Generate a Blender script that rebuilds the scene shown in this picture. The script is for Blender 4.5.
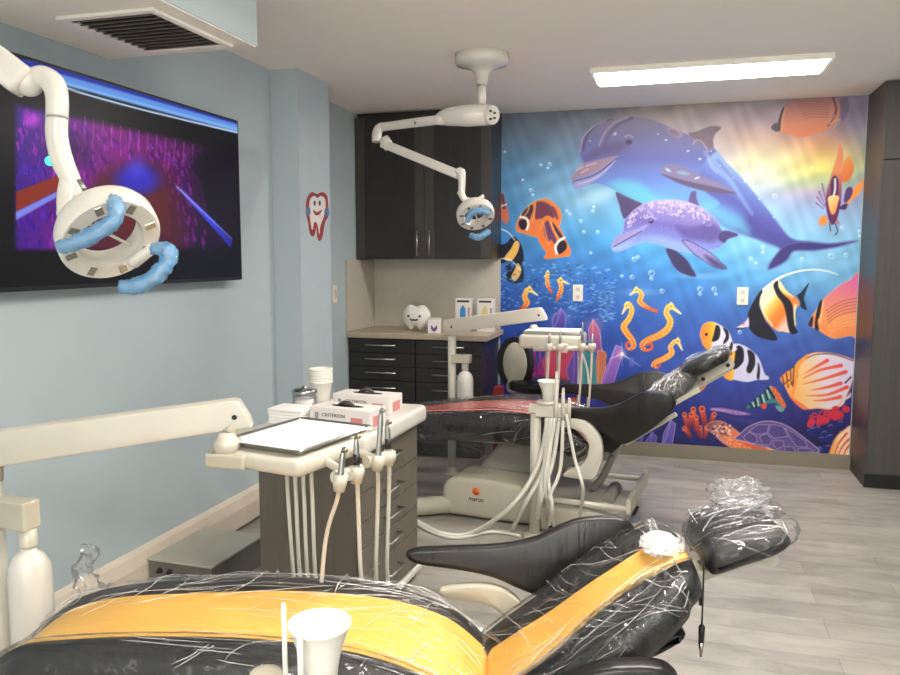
import bpy, bmesh, math, random
import numpy as np
from mathutils import Vector, Matrix, noise
for o in list(bpy.data.objects): bpy.data.objects.remove(o)
PI = math.pi; R = math.radians
C = bpy.context.scene.collection
scene = bpy.context.scene
random.seed(7)

# ------------------------------------------------------------------ camera (eye height 1.42 m, turned 16 deg left of the room axis)
FPX = 790.0; EYE = 1.42
PITCH = math.atan(81.5/FPX); YAW = math.atan(230/FPX*math.cos(PITCH))
cam_d = bpy.data.cameras.new('camera'); cam = bpy.data.objects.new('camera', cam_d); C.objects.link(cam)
cam.location = (0, 0, EYE); cam.rotation_euler = (PI/2-PITCH, 0, YAW)
cam_d.sensor_fit = 'HORIZONTAL'; cam_d.sensor_width = 36; cam_d.lens = 36*FPX/900
cam_d.clip_start = 0.02; scene.camera = cam

# ------------------------------------------------------------------ world, colour management
w = bpy.data.worlds.new('world'); scene.world = w; w.use_nodes = True
w.node_tree.nodes['Background'].inputs[0].default_value = (0.88, 0.87, 0.85, 1)
w.node_tree.nodes['Background'].inputs[1].default_value = 2.2  # soft frontal fill, reaching the room through the gap added in wall_front
vs = scene.view_settings
vs.view_transform = 'Standard'; vs.look = 'None'; vs.gamma = 1; vs.use_curve_mapping = False
vs.exposure = 0.80
scene.cycles.transparent_max_bounces = 24
PANEL_POWER = 24.0          # radiance of the LED ceiling panels
PANEL_COL = (1.0, 0.95, 0.885)

# ------------------------------------------------------------------ measuring helpers: photograph point -> place in the room
_sa,_ca,_sb,_cb = math.sin(YAW),math.cos(YAW),math.sin(PITCH),math.cos(PITCH)
FW = Vector((-_sa*_cb,_ca*_cb,-_sb)); RT = Vector((_ca,_sa,0)); UP = RT.cross(FW)
def ray(x,y): return FW + RT*((x-450)/FPX) + UP*((337.5-y)/FPX)
def at(x,y,X=None,Y=None,Z=None,D=None):
    d = ray(x,y)
    t = X/d.x if X is not None else Y/d.y if Y is not None else (Z-EYE)/d.z if Z is not None else D
    return Vector((0,0,EYE)) + d*t
def pj(X,Y,Z):
    z = X*FW.x+Y*FW.y+(Z-EYE)*FW.z
    return (450+FPX*(X*RT.x+Y*RT.y)/z, 337.5-FPX*(X*UP.x+Y*UP.y+(Z-EYE)*UP.z)/z)

# ------------------------------------------------------------------ materials
def lin(c):
    return tuple((v/255/12.92 if v/255 <= .04045 else ((v/255+.055)/1.055)**2.4) for v in c[:3])
def mat(name, rgb, rough=.5, metal=0, spec=.5, bump=0, bscale=60, emit=0, coat=0, var=0, vscale=8, stretch=None, alpha=1):
    m = bpy.data.materials.new(name); m.use_nodes = True
    nt = m.node_tree; b = nt.nodes['Principled BSDF']; c = lin(rgb)
    b.inputs['Base Color'].default_value = (*c,1); b.inputs['Roughness'].default_value = rough
    b.inputs['Metallic'].default_value = metal; b.inputs['Specular IOR Level'].default_value = spec
    b.inputs['Coat Weight'].default_value = coat; b.inputs['Alpha'].default_value = alpha
    if emit: b.inputs['Emission Color'].default_value = (*c,1); b.inputs['Emission Strength'].default_value = emit
    tc = nt.nodes.new('ShaderNodeTexCoord'); mp = nt.nodes.new('ShaderNodeMapping')
    nt.links.new(tc.outputs['Object'], mp.inputs[0])
    if stretch: mp.inputs['Scale'].default_value = stretch
    if bump:
        n = nt.nodes.new('ShaderNodeTexNoise'); n.inputs['Scale'].default_value = bscale; n.inputs['Detail'].default_value = 4
        bp = nt.nodes.new('ShaderNodeBump'); bp.inputs['Strength'].default_value = bump; bp.inputs['Distance'].default_value = .01
        nt.links.new(mp.outputs[0], n.inputs[0]); nt.links.new(n.outputs[0], bp.inputs['Height']); nt.links.new(bp.outputs[0], b.inputs['Normal'])
    v = nt.nodes.new('ShaderNodeTexNoise'); v.inputs['Scale'].default_value = vscale; v.inputs['Detail'].default_value = 5
    nt.links.new(mp.outputs[0], v.inputs[0])
    mx = nt.nodes.new('ShaderNodeMix'); mx.data_type = 'RGBA'
    vv = var if var else .04
    mx.inputs['A'].default_value = (*[k*(1-vv) for k in c],1); mx.inputs['B'].default_value = (*[min(1,k*(1+vv)) for k in c],1)
    cr = nt.nodes.new('ShaderNodeMapRange'); cr.inputs[1].default_value = .3; cr.inputs[2].default_value = .7
    nt.links.new(v.outputs[0], cr.inputs[0]); nt.links.new(cr.outputs[0], mx.inputs['Factor']); nt.links.new(mx.outputs['Result'], b.inputs['Base Color'])
    return m
def plastic_film(name, haze=.06, rough=.12, scale=(1,1,1), bs=18, bstr=.9, fac=.07, bdist=.012):
    m = bpy.data.materials.new(name); m.use_nodes = True; nt = m.node_tree
    for n in list(nt.nodes): nt.nodes.remove(n)
    out = nt.nodes.new('ShaderNodeOutputMaterial'); tr = nt.nodes.new('ShaderNodeBsdfTransparent')
    gl = nt.nodes.new('ShaderNodeBsdfGlossy'); gl.inputs['Roughness'].default_value = rough
    df = nt.nodes.new('ShaderNodeBsdfDiffuse'); df.inputs[0].default_value = (.8,.8,.8,1)
    tc = nt.nodes.new('ShaderNodeTexCoord'); mp = nt.nodes.new('ShaderNodeMapping'); mp.inputs['Scale'].default_value = scale
    n = nt.nodes.new('ShaderNodeTexNoise'); n.inputs['Scale'].default_value = bs; n.inputs['Detail'].default_value = 5; n.inputs['Distortion'].default_value = 1.2
    n.noise_type = 'RIDGED_MULTIFRACTAL'; n.inputs['Detail'].default_value = 3
    vo = nt.nodes.new('ShaderNodeTexVoronoi'); vo.inputs['Scale'].default_value = bs*2.2; vo.feature = 'F1'; nt.links.new(mp.outputs[0], vo.inputs[0])
    am = nt.nodes.new('ShaderNodeMath'); am.operation = 'MULTIPLY_ADD'; am.inputs[1].default_value = .9
    bp = nt.nodes.new('ShaderNodeBump'); bp.inputs['Strength'].default_value = bstr; bp.inputs['Distance'].default_value = bdist
    nt.links.new(tc.outputs['Object'], mp.inputs[0]); nt.links.new(mp.outputs[0], n.inputs[0]); nt.links.new(vo.outputs['Distance'], am.inputs[0]); nt.links.new(n.outputs[0], am.inputs[2]); nt.links.new(am.outputs[0], bp.inputs['Height'])
    nt.links.new(bp.outputs[0], gl.inputs['Normal'])
    fr = nt.nodes.new('ShaderNodeFresnel'); fr.inputs[0].default_value = 1.3
    ad = nt.nodes.new('ShaderNodeMath'); ad.operation = 'MULTIPLY_ADD'; ad.inputs[1].default_value = .6; ad.inputs[2].default_value = fac; nt.links.new(fr.outputs[0], ad.inputs[0]); ad.use_clamp = True
    m1 = nt.nodes.new('ShaderNodeMixShader'); m1.inputs[0].default_value = haze
    m2 = nt.nodes.new('ShaderNodeMixShader')
    nt.links.new(tr.outputs[0], m1.inputs[1]); nt.links.new(df.outputs[0], m1.inputs[2])
    nt.links.new(ad.outputs[0], m2.inputs[0]); nt.links.new(m1.outputs[0], m2.inputs[1]); nt.links.new(gl.outputs[0], m2.inputs[2])
    nt.links.new(m2.outputs[0], out.inputs[0])
    return m
def attr_mat(name, rough=.45, emit=0, spec=.4):
    m = bpy.data.materials.new(name); m.use_nodes = True; nt = m.node_tree; b = nt.nodes['Principled BSDF']
    a = nt.nodes.new('ShaderNodeAttribute'); a.attribute_name = 'paint'
    b.inputs['Roughness'].default_value = rough; b.inputs['Specular IOR Level'].default_value = spec
    if emit:
        b.inputs['Base Color'].default_value = (.01,.01,.01,1)
        nt.links.new(a.outputs[0], b.inputs['Emission Color']); b.inputs['Emission Strength'].default_value = emit
    else: nt.links.new(a.outputs[0], b.inputs['Base Color'])
    return m
def floor_mat():
    m = bpy.data.materials.new('grey_plank_floor'); m.use_nodes = True; nt = m.node_tree; b = nt.nodes['Principled BSDF']
    L = nt.links.new; N = nt.nodes.new
    tc = N('ShaderNodeTexCoord')
    br = N('ShaderNodeTexBrick'); br.inputs['Scale'].default_value = 1; br.inputs['Brick Width'].default_value = .92; br.inputs['Row Height'].default_value = .155
    br.inputs['Mortar Size'].default_value = .0016; br.inputs['Mortar Smooth'].default_value = .2; br.offset = .37
    br.inputs['Color1'].default_value = (*lin((172,166,157)),1); br.inputs['Color2'].default_value = (*lin((128,123,116)),1); br.inputs['Mortar'].default_value = (*lin((104,99,92)),1)
    br.inputs['Bias'].default_value = 0
    L(tc.outputs['Object'], br.inputs[0])
    mp = N('ShaderNodeMapping'); mp.inputs['Scale'].default_value = (1.5,4.6,1); L(tc.outputs['Object'], mp.inputs[0])
    n = N('ShaderNodeTexNoise'); n.inputs['Scale'].default_value = 2.0; n.inputs['Detail'].default_value = 8; n.inputs['Roughness'].default_value = .65; n.inputs['Distortion'].default_value = .6
    L(mp.outputs[0], n.inputs[0])
    cr = N('ShaderNodeValToRGB'); cr.color_ramp.elements[0].position = .32; cr.color_ramp.elements[0].color = (*lin((112,107,100)),1)
    cr.color_ramp.elements[1].position = .68; cr.color_ramp.elements[1].color = (*lin((186,180,171)),1)
    L(n.outputs[0], cr.inputs[0])
    mx = N('ShaderNodeMix'); mx.data_type = 'RGBA'; mx.blend_type = 'MIX'; mx.inputs['Factor'].default_value = .5
    L(br.outputs[0], mx.inputs['A']); L(cr.outputs[0], mx.inputs['B']); L(mx.outputs['Result'], b.inputs['Base Color'])
    bp = N('ShaderNodeBump'); bp.inputs['Strength'].default_value = .15; bp.inputs['Distance'].default_value = .004; L(n.outputs[0], bp.inputs['Height']); L(bp.outputs[0], b.inputs['Normal'])
    b.inputs['Roughness'].default_value = .42
    return m

# ------------------------------------------------------------------ mesh helpers
def basis(p, q):
    z = (Vector(q)-Vector(p)).normalized(); a = Vector((0,0,1)) if abs(z.z) < .95 else Vector((1,0,0))
    x = a.cross(z).normalized(); return x, z.cross(x), z
def add_box(bm, x0, x1, y0, y1, z0, z1, M=None, mi=0):
    vs_ = [Vector((x,y,z)) for z in (z0,z1) for y in (y0,y1) for x in (x0,x1)]
    if M is not None: vs_ = [M@v for v in vs_]
    v = [bm.verts.new(p) for p in vs_]
    for f in ((0,2,3,1),(4,5,7,6),(0,1,5,4),(2,6,7,3),(0,4,6,2),(1,3,7,5)):
        bm.faces.new([v[i] for i in f]).material_index = mi
def add_rbox(bm, x0, x1, y0, y1, z0, z1, r=.01, seg=3, M=None, mi=0):
    b2 = bmesh.new(); add_box(b2, x0, x1, y0, y1, z0, z1)
    bmesh.ops.bevel(b2, geom=b2.edges[:], offset=r, segments=seg, profile=.5, affect='EDGES')
    merge(bm, b2, M, mi)
def merge(bm, b2, M=None, mi=0):
    mp = {}
    for v in b2.verts: mp[v] = bm.verts.new((M@v.co) if M is not None else v.co)
    for f in b2.faces:
        try: nf = bm.faces.new([mp[v] for v in f.verts]); nf.material_index = mi if mi else f.material_index; nf.smooth = f.smooth
        except ValueError: pass
    b2.free()
def catmull(pts, n=6, closed=False):
    P = [Vector(p) for p in pts]; out = []; m = len(P)
    rng = range(m) if closed else range(m-1)
    for i in rng:
        if closed: a,b,c,d = P[(i-1)%m],P[i],P[(i+1)%m],P[(i+2)%m]
        else: a,b,c,d = P[max(i-1,0)],P[i],P[i+1],P[min(i+2,m-1)]
        for k in range(n):
            t = k/n
            out.append(.5*((2*b)+(c-a)*t+(2*a-5*b+4*c-d)*t*t+(3*b-a-3*c+d)*t**3))
    if not closed: out.append(P[-1])
    return out
def add_tube(bm, pts, r, seg=10, smooth=0, mi=0, flat=1.0):
    P = [Vector(p) for p in pts]
    if smooth: 
        rr = r if isinstance(r,(list,tuple)) else [r]*len(P)
        Q = catmull([(*p,) for p in P], smooth)
        rad = []
        for i in range(len(Q)):
            t = i/smooth; j = min(int(t),len(P)-1); k = min(j+1,len(P)-1); rad.append(rr[j]+(rr[k]-rr[j])*(t-j))
        P = Q
    else: rad = r if isinstance(r,(list,tuple)) else [r]*len(P)
    rings = []; x = None
    for i,p in enumerate(P):
        t = (P[min(i+1,len(P)-1)]-P[max(i-1,0)])
        if t.length < 1e-9: t = Vector((0,0,1))
        t.normalize()
        if x is None:
            a = Vector((0,0,1)) if abs(t.z) < .95 else Vector((1,0,0)); x = a.cross(t).normalized()
        else: x = (x - t*x.dot(t)).normalized()
        y = t.cross(x)
        rings.append([bm.verts.new(p + (x*math.cos(2*PI*k/seg) + y*flat*math.sin(2*PI*k/seg))*rad[i]) for k in range(seg)])
    for a,b in zip(rings, rings[1:]):
        for k in range(seg):
            f = bm.faces.new((a[k],a[(k+1)%seg],b[(k+1)%seg],b[k])); f.smooth = True; f.material_index = mi
    bm.faces.new(rings[0][::-1]).material_index = mi; bm.faces.new(rings[-1]).material_index = mi
def add_lathe(bm, prof, M=None, seg=28, mi=0, smooth=True):
    rings = []
    for (r,z) in prof:
        if r < 1e-6: rings.append([bm.verts.new((M@Vector((0,0,z))) if M is not None else (0,0,z))])
        else:
            rings.append([])
            for k in range(seg):
                p = Vector((r*math.cos(2*PI*k/seg), r*math.sin(2*PI*k/seg), z)); rings[-1].append(bm.verts.new((M@p) if M is not None else p))
    for a,b in zip(rings, rings[1:]):
        for k in range(seg):
            k2 = (k+1)%seg
            vs_ = [a[k%len(a)], a[k2%len(a)], b[k2%len(b)], b[k%len(b)]]
            u = []
            for v in vs_:
                if v not in u: u.append(v)
            if len(u) > 2:
                f = bm.faces.new(u); f.smooth = smooth; f.material_index = mi
    for ring,rev in ((rings[0],True),(rings[-1],False)):
        if len(ring) > 2: bm.faces.new(ring[::-1] if rev else ring).material_index = mi
def add_prism(bm, poly, a, b, axis='y', bevel=0, M=None, mi=0, seg=2):
    b2 = bmesh.new()
    def mk(p,h): return {'y':(p[0],h,p[1]),'x':(h,p[0],p[1]),'z':(p[0],p[1],h)}[axis]
    A = [b2.verts.new(mk(p,a)) for p in poly]; B = [b2.verts.new(mk(p,b)) for p in poly]; n = len(poly)
    b2.faces.new(A[::-1]); b2.faces.new(B)
    for i in range(n): b2.faces.new((A[i],A[(i+1)%n],B[(i+1)%n],B[i]))
    bmesh.ops.recalc_face_normals(b2, faces=b2.faces[:])
    if bevel:
        ed = [e for e in b2.edges if (e.verts[0] in A) == (e.verts[1] in A)]
        bmesh.ops.bevel(b2, geom=ed, offset=bevel, segments=seg, profile=.5, affect='EDGES')
    merge(bm, b2, M, mi)
def frame_M(origin, n, up=(0,0,1)):
    """local +Z along n, local +Y close to up"""
    n = Vector(n).normalized(); y = Vector(up); y = (y-n*y.dot(n)).normalized(); x = y.cross(n)
    M = Matrix((x,y,n)).transposed().to_4x4(); M.translation = Vector(origin); return M
INV = {}
def link(name, me, mats, parent=None, smooth=None):
    o = bpy.data.objects.new(name, me)
    for m in (mats if isinstance(mats,(list,tuple)) else [mats]): me.materials.append(m)
    C.objects.link(o)
    if parent: o.parent = parent
    return o
def obj(name, bm, mats, parent=None, local=False, smooth=False, flag=None, recalc=True):
    """bm is in room coordinates unless local=True (thing's own frame)"""
    if recalc: bmesh.ops.recalc_face_normals(bm, faces=bm.faces[:])
    if parent is not None and not local:
        bm.transform(INV.get(parent.name, Matrix.Identity(4)))
    if smooth:
        for f in bm.faces: f.smooth = True
    me = bpy.data.meshes.new(name); bm.to_mesh(me); bm.free()
    o = link(name, me, mats, parent)
    if parent is not None and parent.name in INV: INV[o.name] = INV[parent.name]
    if smooth and hasattr(me, 'set_sharp_from_angle'): me.set_sharp_from_angle(angle=R(40))
    return o
def thing(name, label, cat, loc=(0,0,0), rz=0, group=None):
    o = bpy.data.objects.new(name, None); C.objects.link(o); o.empty_display_size = .1
    o.location = loc; o.rotation_euler = (0,0,rz)
    INV[o.name] = (Matrix.Translation(Vector(loc)) @ Matrix.Rotation(rz,4,'Z')).inverted()
    return tag(o, label, cat, group)
def tag(o, label, cat, group=None, kind=None):
    o['label'] = label; o['category'] = cat
    if group: o['group'] = group
    if kind: o['kind'] = kind
    return o
def solo(name, bm, mats, label, cat, group=None, loc=None, smooth=False):
    """a thing that is one mesh; the origin goes to loc (or the base centre)"""
    vs_ = [v.co for v in bm.verts]
    if loc is None:
        loc = Vector(((min(v.x for v in vs_)+max(v.x for v in vs_))/2,(min(v.y for v in vs_)+max(v.y for v in vs_))/2,min(v.z for v in vs_)))
    bm.transform(Matrix.Translation(-Vector(loc)))
    o = obj(name, bm, mats, smooth=smooth); o.location = loc
    return tag(o, label, cat, group)
def struct(name, bm, m, parent=None):
    o = obj(name, bm, m, parent)
    if not parent: o['kind'] = 'structure'
    return o
def box_bm(*a, **k): bm = bmesh.new(); add_box(bm, *a, **k); return bm
def rbox_bm(*a, **k): bm = bmesh.new(); add_rbox(bm, *a, **k); return bm
def tube_bm(*a, **k): bm = bmesh.new(); add_tube(bm, *a, **k); return bm
def lathe_bm(*a, **k): bm = bmesh.new(); add_lathe(bm, *a, **k); return bm
def prism_bm(*a, **k): bm = bmesh.new(); add_prism(bm, *a, **k); return bm
def text_bm(s, size, M, extrude=.0004, spacing=1.0):
    """lettering as a mesh; local x = reading direction, local z = out of the surface"""
    cu = bpy.data.curves.new('t','FONT'); cu.body = s; cu.size = size; cu.extrude = extrude; cu.align_x = 'CENTER'; cu.align_y = 'CENTER'; cu.space_character = spacing
    o = bpy.data.objects.new('t', cu); C.objects.link(o); bpy.context.view_layer.update()
    me = bpy.data.meshes.new_from_object(o.evaluated_get(bpy.context.evaluated_depsgraph_get()))
    bm = bmesh.new(); bm.from_mesh(me); bm.transform(M)
    bpy.data.objects.remove(o); bpy.data.curves.remove(cu); bpy.data.meshes.remove(me)
    return bm
def copy_tree(o, parent=None):
    c = o.copy(); C.objects.link(c); c.parent = parent
    for ch in o.children: copy_tree(ch, c)
    return c

# ------------------------------------------------------------------ painter: colours the points of a fine grid mesh
class Paint:
    def __init__(s, X, Y): s.X = X; s.Y = Y; s.c = np.zeros((len(X),3))
    def _put(s, idx, a, col):
        a = a[:,None]
        col = np.asarray(col, float)
        s.c[idx] = s.c[idx]*(1-a) + col*a
    def _box(s, x0,x1,y0,y1): return np.nonzero((s.X>=x0)&(s.X<=x1)&(s.Y>=y0)&(s.Y<=y1))[0]
    def poly(s, pts, col, soft=.5, curve=True, alpha=1, grad=None, noise_amt=0, edge=None, ew=.8):
        P = [(p[0],p[1]) for p in pts]
        if curve: P = [(v.x,v.y) for v in catmull([(x,y,0) for x,y in P], 4, True)]
        xs = [p[0] for p in P]; ys = [p[1] for p in P]
        I = s._box(min(xs)-3,max(xs)+3,min(ys)-3,max(ys)+3)
        if not len(I): return
        x = s.X[I]; y = s.Y[I]; d = np.full(len(I),1e9); ins = np.zeros(len(I),bool)
        n = len(P)
        for i in range(n):
            ax,ay = P[i]; bx,by = P[(i+1)%n]; ex,ey = bx-ax,by-ay; L = ex*ex+ey*ey+1e-12
            t = np.clip(((x-ax)*ex+(y-ay)*ey)/L,0,1); d = np.minimum(d,(x-ax-t*ex)**2+(y-ay-t*ey)**2)
            c = ((ay>y)!=(by>y)); 
            with np.errstate(divide='ignore',invalid='ignore'):
                ins ^= c & (x < (bx-ax)*(y-ay)/(by-ay+1e-12)+ax)
        d = np.sqrt(d); sd = np.where(ins,d,-d)
        a = np.clip(sd/(2*soft)+.5,0,1)*alpha
        if grad is not None:    # grad = (x0,y0,x1,y1,[c0,c1,...])
            x0,y0,x1,y1,cs = grad; cs = np.array(cs,float)
            t = np.clip(((x-x0)*(x1-x0)+(y-y0)*(y1-y0))/((x1-x0)**2+(y1-y0)**2),0,1)*(len(cs)-1)
            k = np.minimum(t.astype(int),len(cs)-2); f = (t-k)[:,None]; cc = cs[k]*(1-f)+cs[k+1]*f
        else: cc = np.tile(np.array(col,float),(len(I),1))
        if noise_amt:
            rs = np.random.RandomState(3); cc = cc*(1+noise_amt*(np.sin(x*2.1+y*1.3)*np.sin(x*.9-y*2.3+1)+.6*rs.randn(len(x)))[:,None])
        if edge is not None:
            e = np.clip(1-np.abs(sd)/ew,0,1)[:,None]; cc = cc*(1-e)+np.array(edge,float)*e
        s._put(I,a,cc)
    def line(s, pts, w, col, col2=None, alpha=1, curve=True, soft=.5, n=5):
        P = [(p[0],p[1]) for p in pts]
        if curve and len(P) > 2: P = [(v.x,v.y) for v in catmull([(x,y,0) for x,y in P], n)]
        ws = w if isinstance(w,(list,tuple)) else [w,w]; m = len(P)-1
        mw = max(ws)+2; xs = [p[0] for p in P]; ys = [p[1] for p in P]
        I = s._box(min(xs)-mw,max(xs)+mw,min(ys)-mw,max(ys)+mw)
        if not len(I): return
        x = s.X[I]; y = s.Y[I]; best = np.full(len(I),-1e9); tt = np.zeros(len(I))
        for i in range(m):
            ax,ay = P[i]; bx,by = P[i+1]; ex,ey = bx-ax,by-ay; L = ex*ex+ey*ey+1e-12
            t = np.clip(((x-ax)*ex+(y-ay)*ey)/L,0,1); g = (i+t)/m
            ww = np.interp(g, np.linspace(0,1,len(ws)), ws)
            sd = ww/2-np.sqrt((x-ax-t*ex)**2+(y-ay-t*ey)**2)
            u = sd>best; best = np.where(u,sd,best); tt = np.where(u,g,tt)
        a = np.clip(best/(2*soft)+.5,0,1)*alpha
        if col2 is not None:
            cs = np.array([col]+(col2 if isinstance(col2,list) else [col2]),float); t = tt*(len(cs)-1); k = np.minimum(t.astype(int),len(cs)-2); f=(t-k)[:,None]; cc = cs[k]*(1-f)+cs[k+1]*f
        else: cc = np.array(col,float)
        s._put(I,a,cc)
    def ell(s, cx,cy,rx,ry,col,rot=0,alpha=1,soft=None):
        m = max(rx,ry)*(1.0 if soft is None else 1)+3; I = s._box(cx-m,cx+m,cy-m,cy+m)
        if not len(I): return
        x = s.X[I]-cx; y = s.Y[I]-cy; c,sn = math.cos(rot),math.sin(rot)
        u = (x*c+y*sn)/rx; v = (-x*sn+y*c)/ry; r = np.sqrt(u*u+v*v)
        if soft: a = np.clip((1-r)/soft,0,1); a = a*a*(3-2*a)
        else: a = np.clip((1-r)*min(rx,ry)+.5,0,1)
        s._put(I,a*alpha,np.array(col,float))
    def ring(s, cx,cy,r,col,w=.6,alpha=.8):
        I = s._box(cx-r-2,cx+r+2,cy-r-2,cy+r+2)
        d = np.abs(np.hypot(s.X[I]-cx,s.Y[I]-cy)-r); s._put(I,np.clip((w-d)/.8+.5,0,1)*alpha,np.array(col,float))
def grid_mesh(name, origin, ux, uy, W, H, nx, ny, painter, m, parent=None):
    """flat sheet W x H spanned by ux, uy from origin; painter(X,Y)->colours in photo px space of measured points"""
    o = Vector(origin); ux = Vector(ux); uy = Vector(uy)
    gu,gv = np.meshgrid(np.linspace(0,W,nx),np.linspace(0,H,ny)); gu=gu.ravel(); gv=gv.ravel()
    co = np.stack([o[i]+ux[i]*gu+uy[i]*gv for i in range(3)],1)
    z = co[:,0]*FW.x+co[:,1]*FW.y+(co[:,2]-EYE)*FW.z
    px = 450+FPX*(co[:,0]*RT.x+co[:,1]*RT.y)/z
    py = 337.5-FPX*(co[:,0]*UP.x+co[:,1]*UP.y+(co[:,2]-EYE)*UP.z)/z
    P = Paint(px,py); painter(P)
    c = np.clip(P.c,0,255)/255; c = np.where(c<=.04045,c/12.92,((c+.055)/1.055)**2.4)
    i = np.arange((nx-1)*(ny-1)); r = i//(nx-1); q = i%(nx-1); a = r*nx+q
    faces = np.stack([a,a+1,a+1+nx,a+nx],1)
    me = bpy.data.meshes.new(name)
    me.vertices.add(len(co)); me.vertices.foreach_set('co',(co-np.array(o)).ravel().astype(np.float32))
    me.loops.add(faces.size); me.loops.foreach_set('vertex_index',faces.ravel().astype(np.int32))
    me.polygons.add(len(faces)); me.polygons.foreach_set('loop_start',(np.arange(len(faces))*4).astype(np.int32)); 
    me.update(calc_edges=True); me.validate()
    at_ = me.color_attributes.new('paint','FLOAT_COLOR','POINT')
    at_.data.foreach_set('color',np.concatenate([c,np.ones((len(c),1))],1).ravel().astype(np.float32))
    ob = link(name, me, m, parent); ob.location = o
    return ob

# ================================================================== THE ROOM
XL, YB, HC = -2.2, 5.70, 2.44
XB = -2.27
XR, YF = 1.95, -2.2
m_wall = mat('pale_blue_wall_paint',(176,189,193),.6,var=.012,bump=.03,bscale=120)
m_wall2 = mat('grey_blue_wall_paint',(164,178,182),.6,bump=.03,bscale=120)
m_ceil = mat('white_ceiling_paint',(250,243,232),.7,bump=.03,bscale=90,var=.006)
m_trim = mat('cream_trim',(222,208,190),.45)
m_base = mat('taupe_vinyl_baseboard',(128,119,103),.5)
m_floor = floor_mat()
struct('floor', box_bm(XL-.17,XR+.1,YF-.1,YB+.1,-.06,0), m_floor)
struct('ceiling', box_bm(XL-.17,XR+.1,YF-.1,YB+.1,HC,HC+.08), m_ceil)
struct('wall_left', box_bm(XL-.17,XL,YF,4.2,0,HC), m_wall)
struct('wall_left_far', box_bm(XL-.17,XB,4.2,YB,0,HC), m_wall)
struct('wall_back', box_bm(XL-.17,XR+.1,YB,YB+.1,0,HC), m_wall2)
struct('wall_right', box_bm(XR,XR+.1,YF,YB,0,HC), m_wall2)
bm = bmesh.new(); add_box(bm,XL-.17,-1.7,YF-.1,YF,0,HC); add_box(bm,1.5,XR+.1,YF-.1,YF,0,HC); add_box(bm,-1.7,1.5,YF-.1,YF,2.3,HC); struct('wall_front', bm, m_wall2)   # unseen wall; wide gap added to let bright world fill light in
# boxed-out pier on the left wall
struct('wall_pier', box_bm(XB,-2.035,4.03,4.43,0,HC), m_wall)
# dropped soffit with the air register
struct('ceiling_soffit', box_bm(XL,-1.54,-.4,2.73,2.2,HC), m_wall)
bm = bmesh.new(); add_box(bm,XL+.001,-1.545,-.4,2.726,2.196,2.2); struct('ceiling_soffit_underside', bm, m_ceil)
# skirting: tall cream chase with a sloped top on the left, vinyl strip at the back
bm = bmesh.new(); add_prism(bm, [(XL,0.02),(XL+.05,.02),(XL+.05,.115),(XL+.035,.165),(XL,.175)], YF, 4.028, 'y')
struct('baseboard_left', bm, m_trim)
struct('baseboard_back', box_bm(-1.20,1.14,YB-.012,YB,0,.10), m_base)
bm = bmesh.new(); add_box(bm,XL,-2.02,4.018,4.03,0,.1); add_box(bm,-2.035,-2.023,4.018,4.43,0,.1); struct('baseboard_pier', bm, m_trim)

# LED ceiling panels
m_white = mat('white_enamel',(232,226,216),.4)
m_led = bpy.data.materials.new('lit_led_diffuser'); m_led.use_nodes = True
b_ = m_led.node_tree.nodes['Principled BSDF']; b_.inputs['Base Color'].default_value=(.8,.8,.8,1)
b_.inputs['Emission Color'].default_value=(*PANEL_COL,1); b_.inputs['Emission Strength'].default_value=PANEL_POWER
def ceiling_panel(x0,x1,y0,y1,label,drop=.034):
    t = thing('ceiling_light', label, 'ceiling light', ((x0+x1)/2,(y0+y1)/2,HC-.03), group='LED ceiling panels')
    bm = bmesh.new()
    for a in ((x0,x1,y0,y0+.02),(x0,x1,y1-.02,y1),(x0,x0+.02,y0+.02,y1-.02),(x1-.02,x1,y0+.02,y1-.02)): add_box(bm,*a,HC-.03,HC-.001)
    obj('frame', bm, m_white, t)
    obj('diffuser', rbox_bm(x0+.02,x1-.02,y0+.02,y1-.02,HC-drop,HC-.012,r=.004), m_led, t)
    return t
ceiling_panel(-.50,.72,4.47,4.83,'long white lit LED panel on the ceiling in front of the mural')
ceiling_panel(-.50,.72,1.9,2.26,'unseen lit LED panel on the ceiling above the yellow and black dental chair',.085)  # inferred from highlights on the yellow seat; diffuser deepened to brighten the ceiling
ceiling_panel(-.50,.72,-.8,-.44,'added unseen lit LED panel on the ceiling at the near end of the room',.085)  # light added behind the camera, deep diffuser spills onto the ceiling

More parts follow.
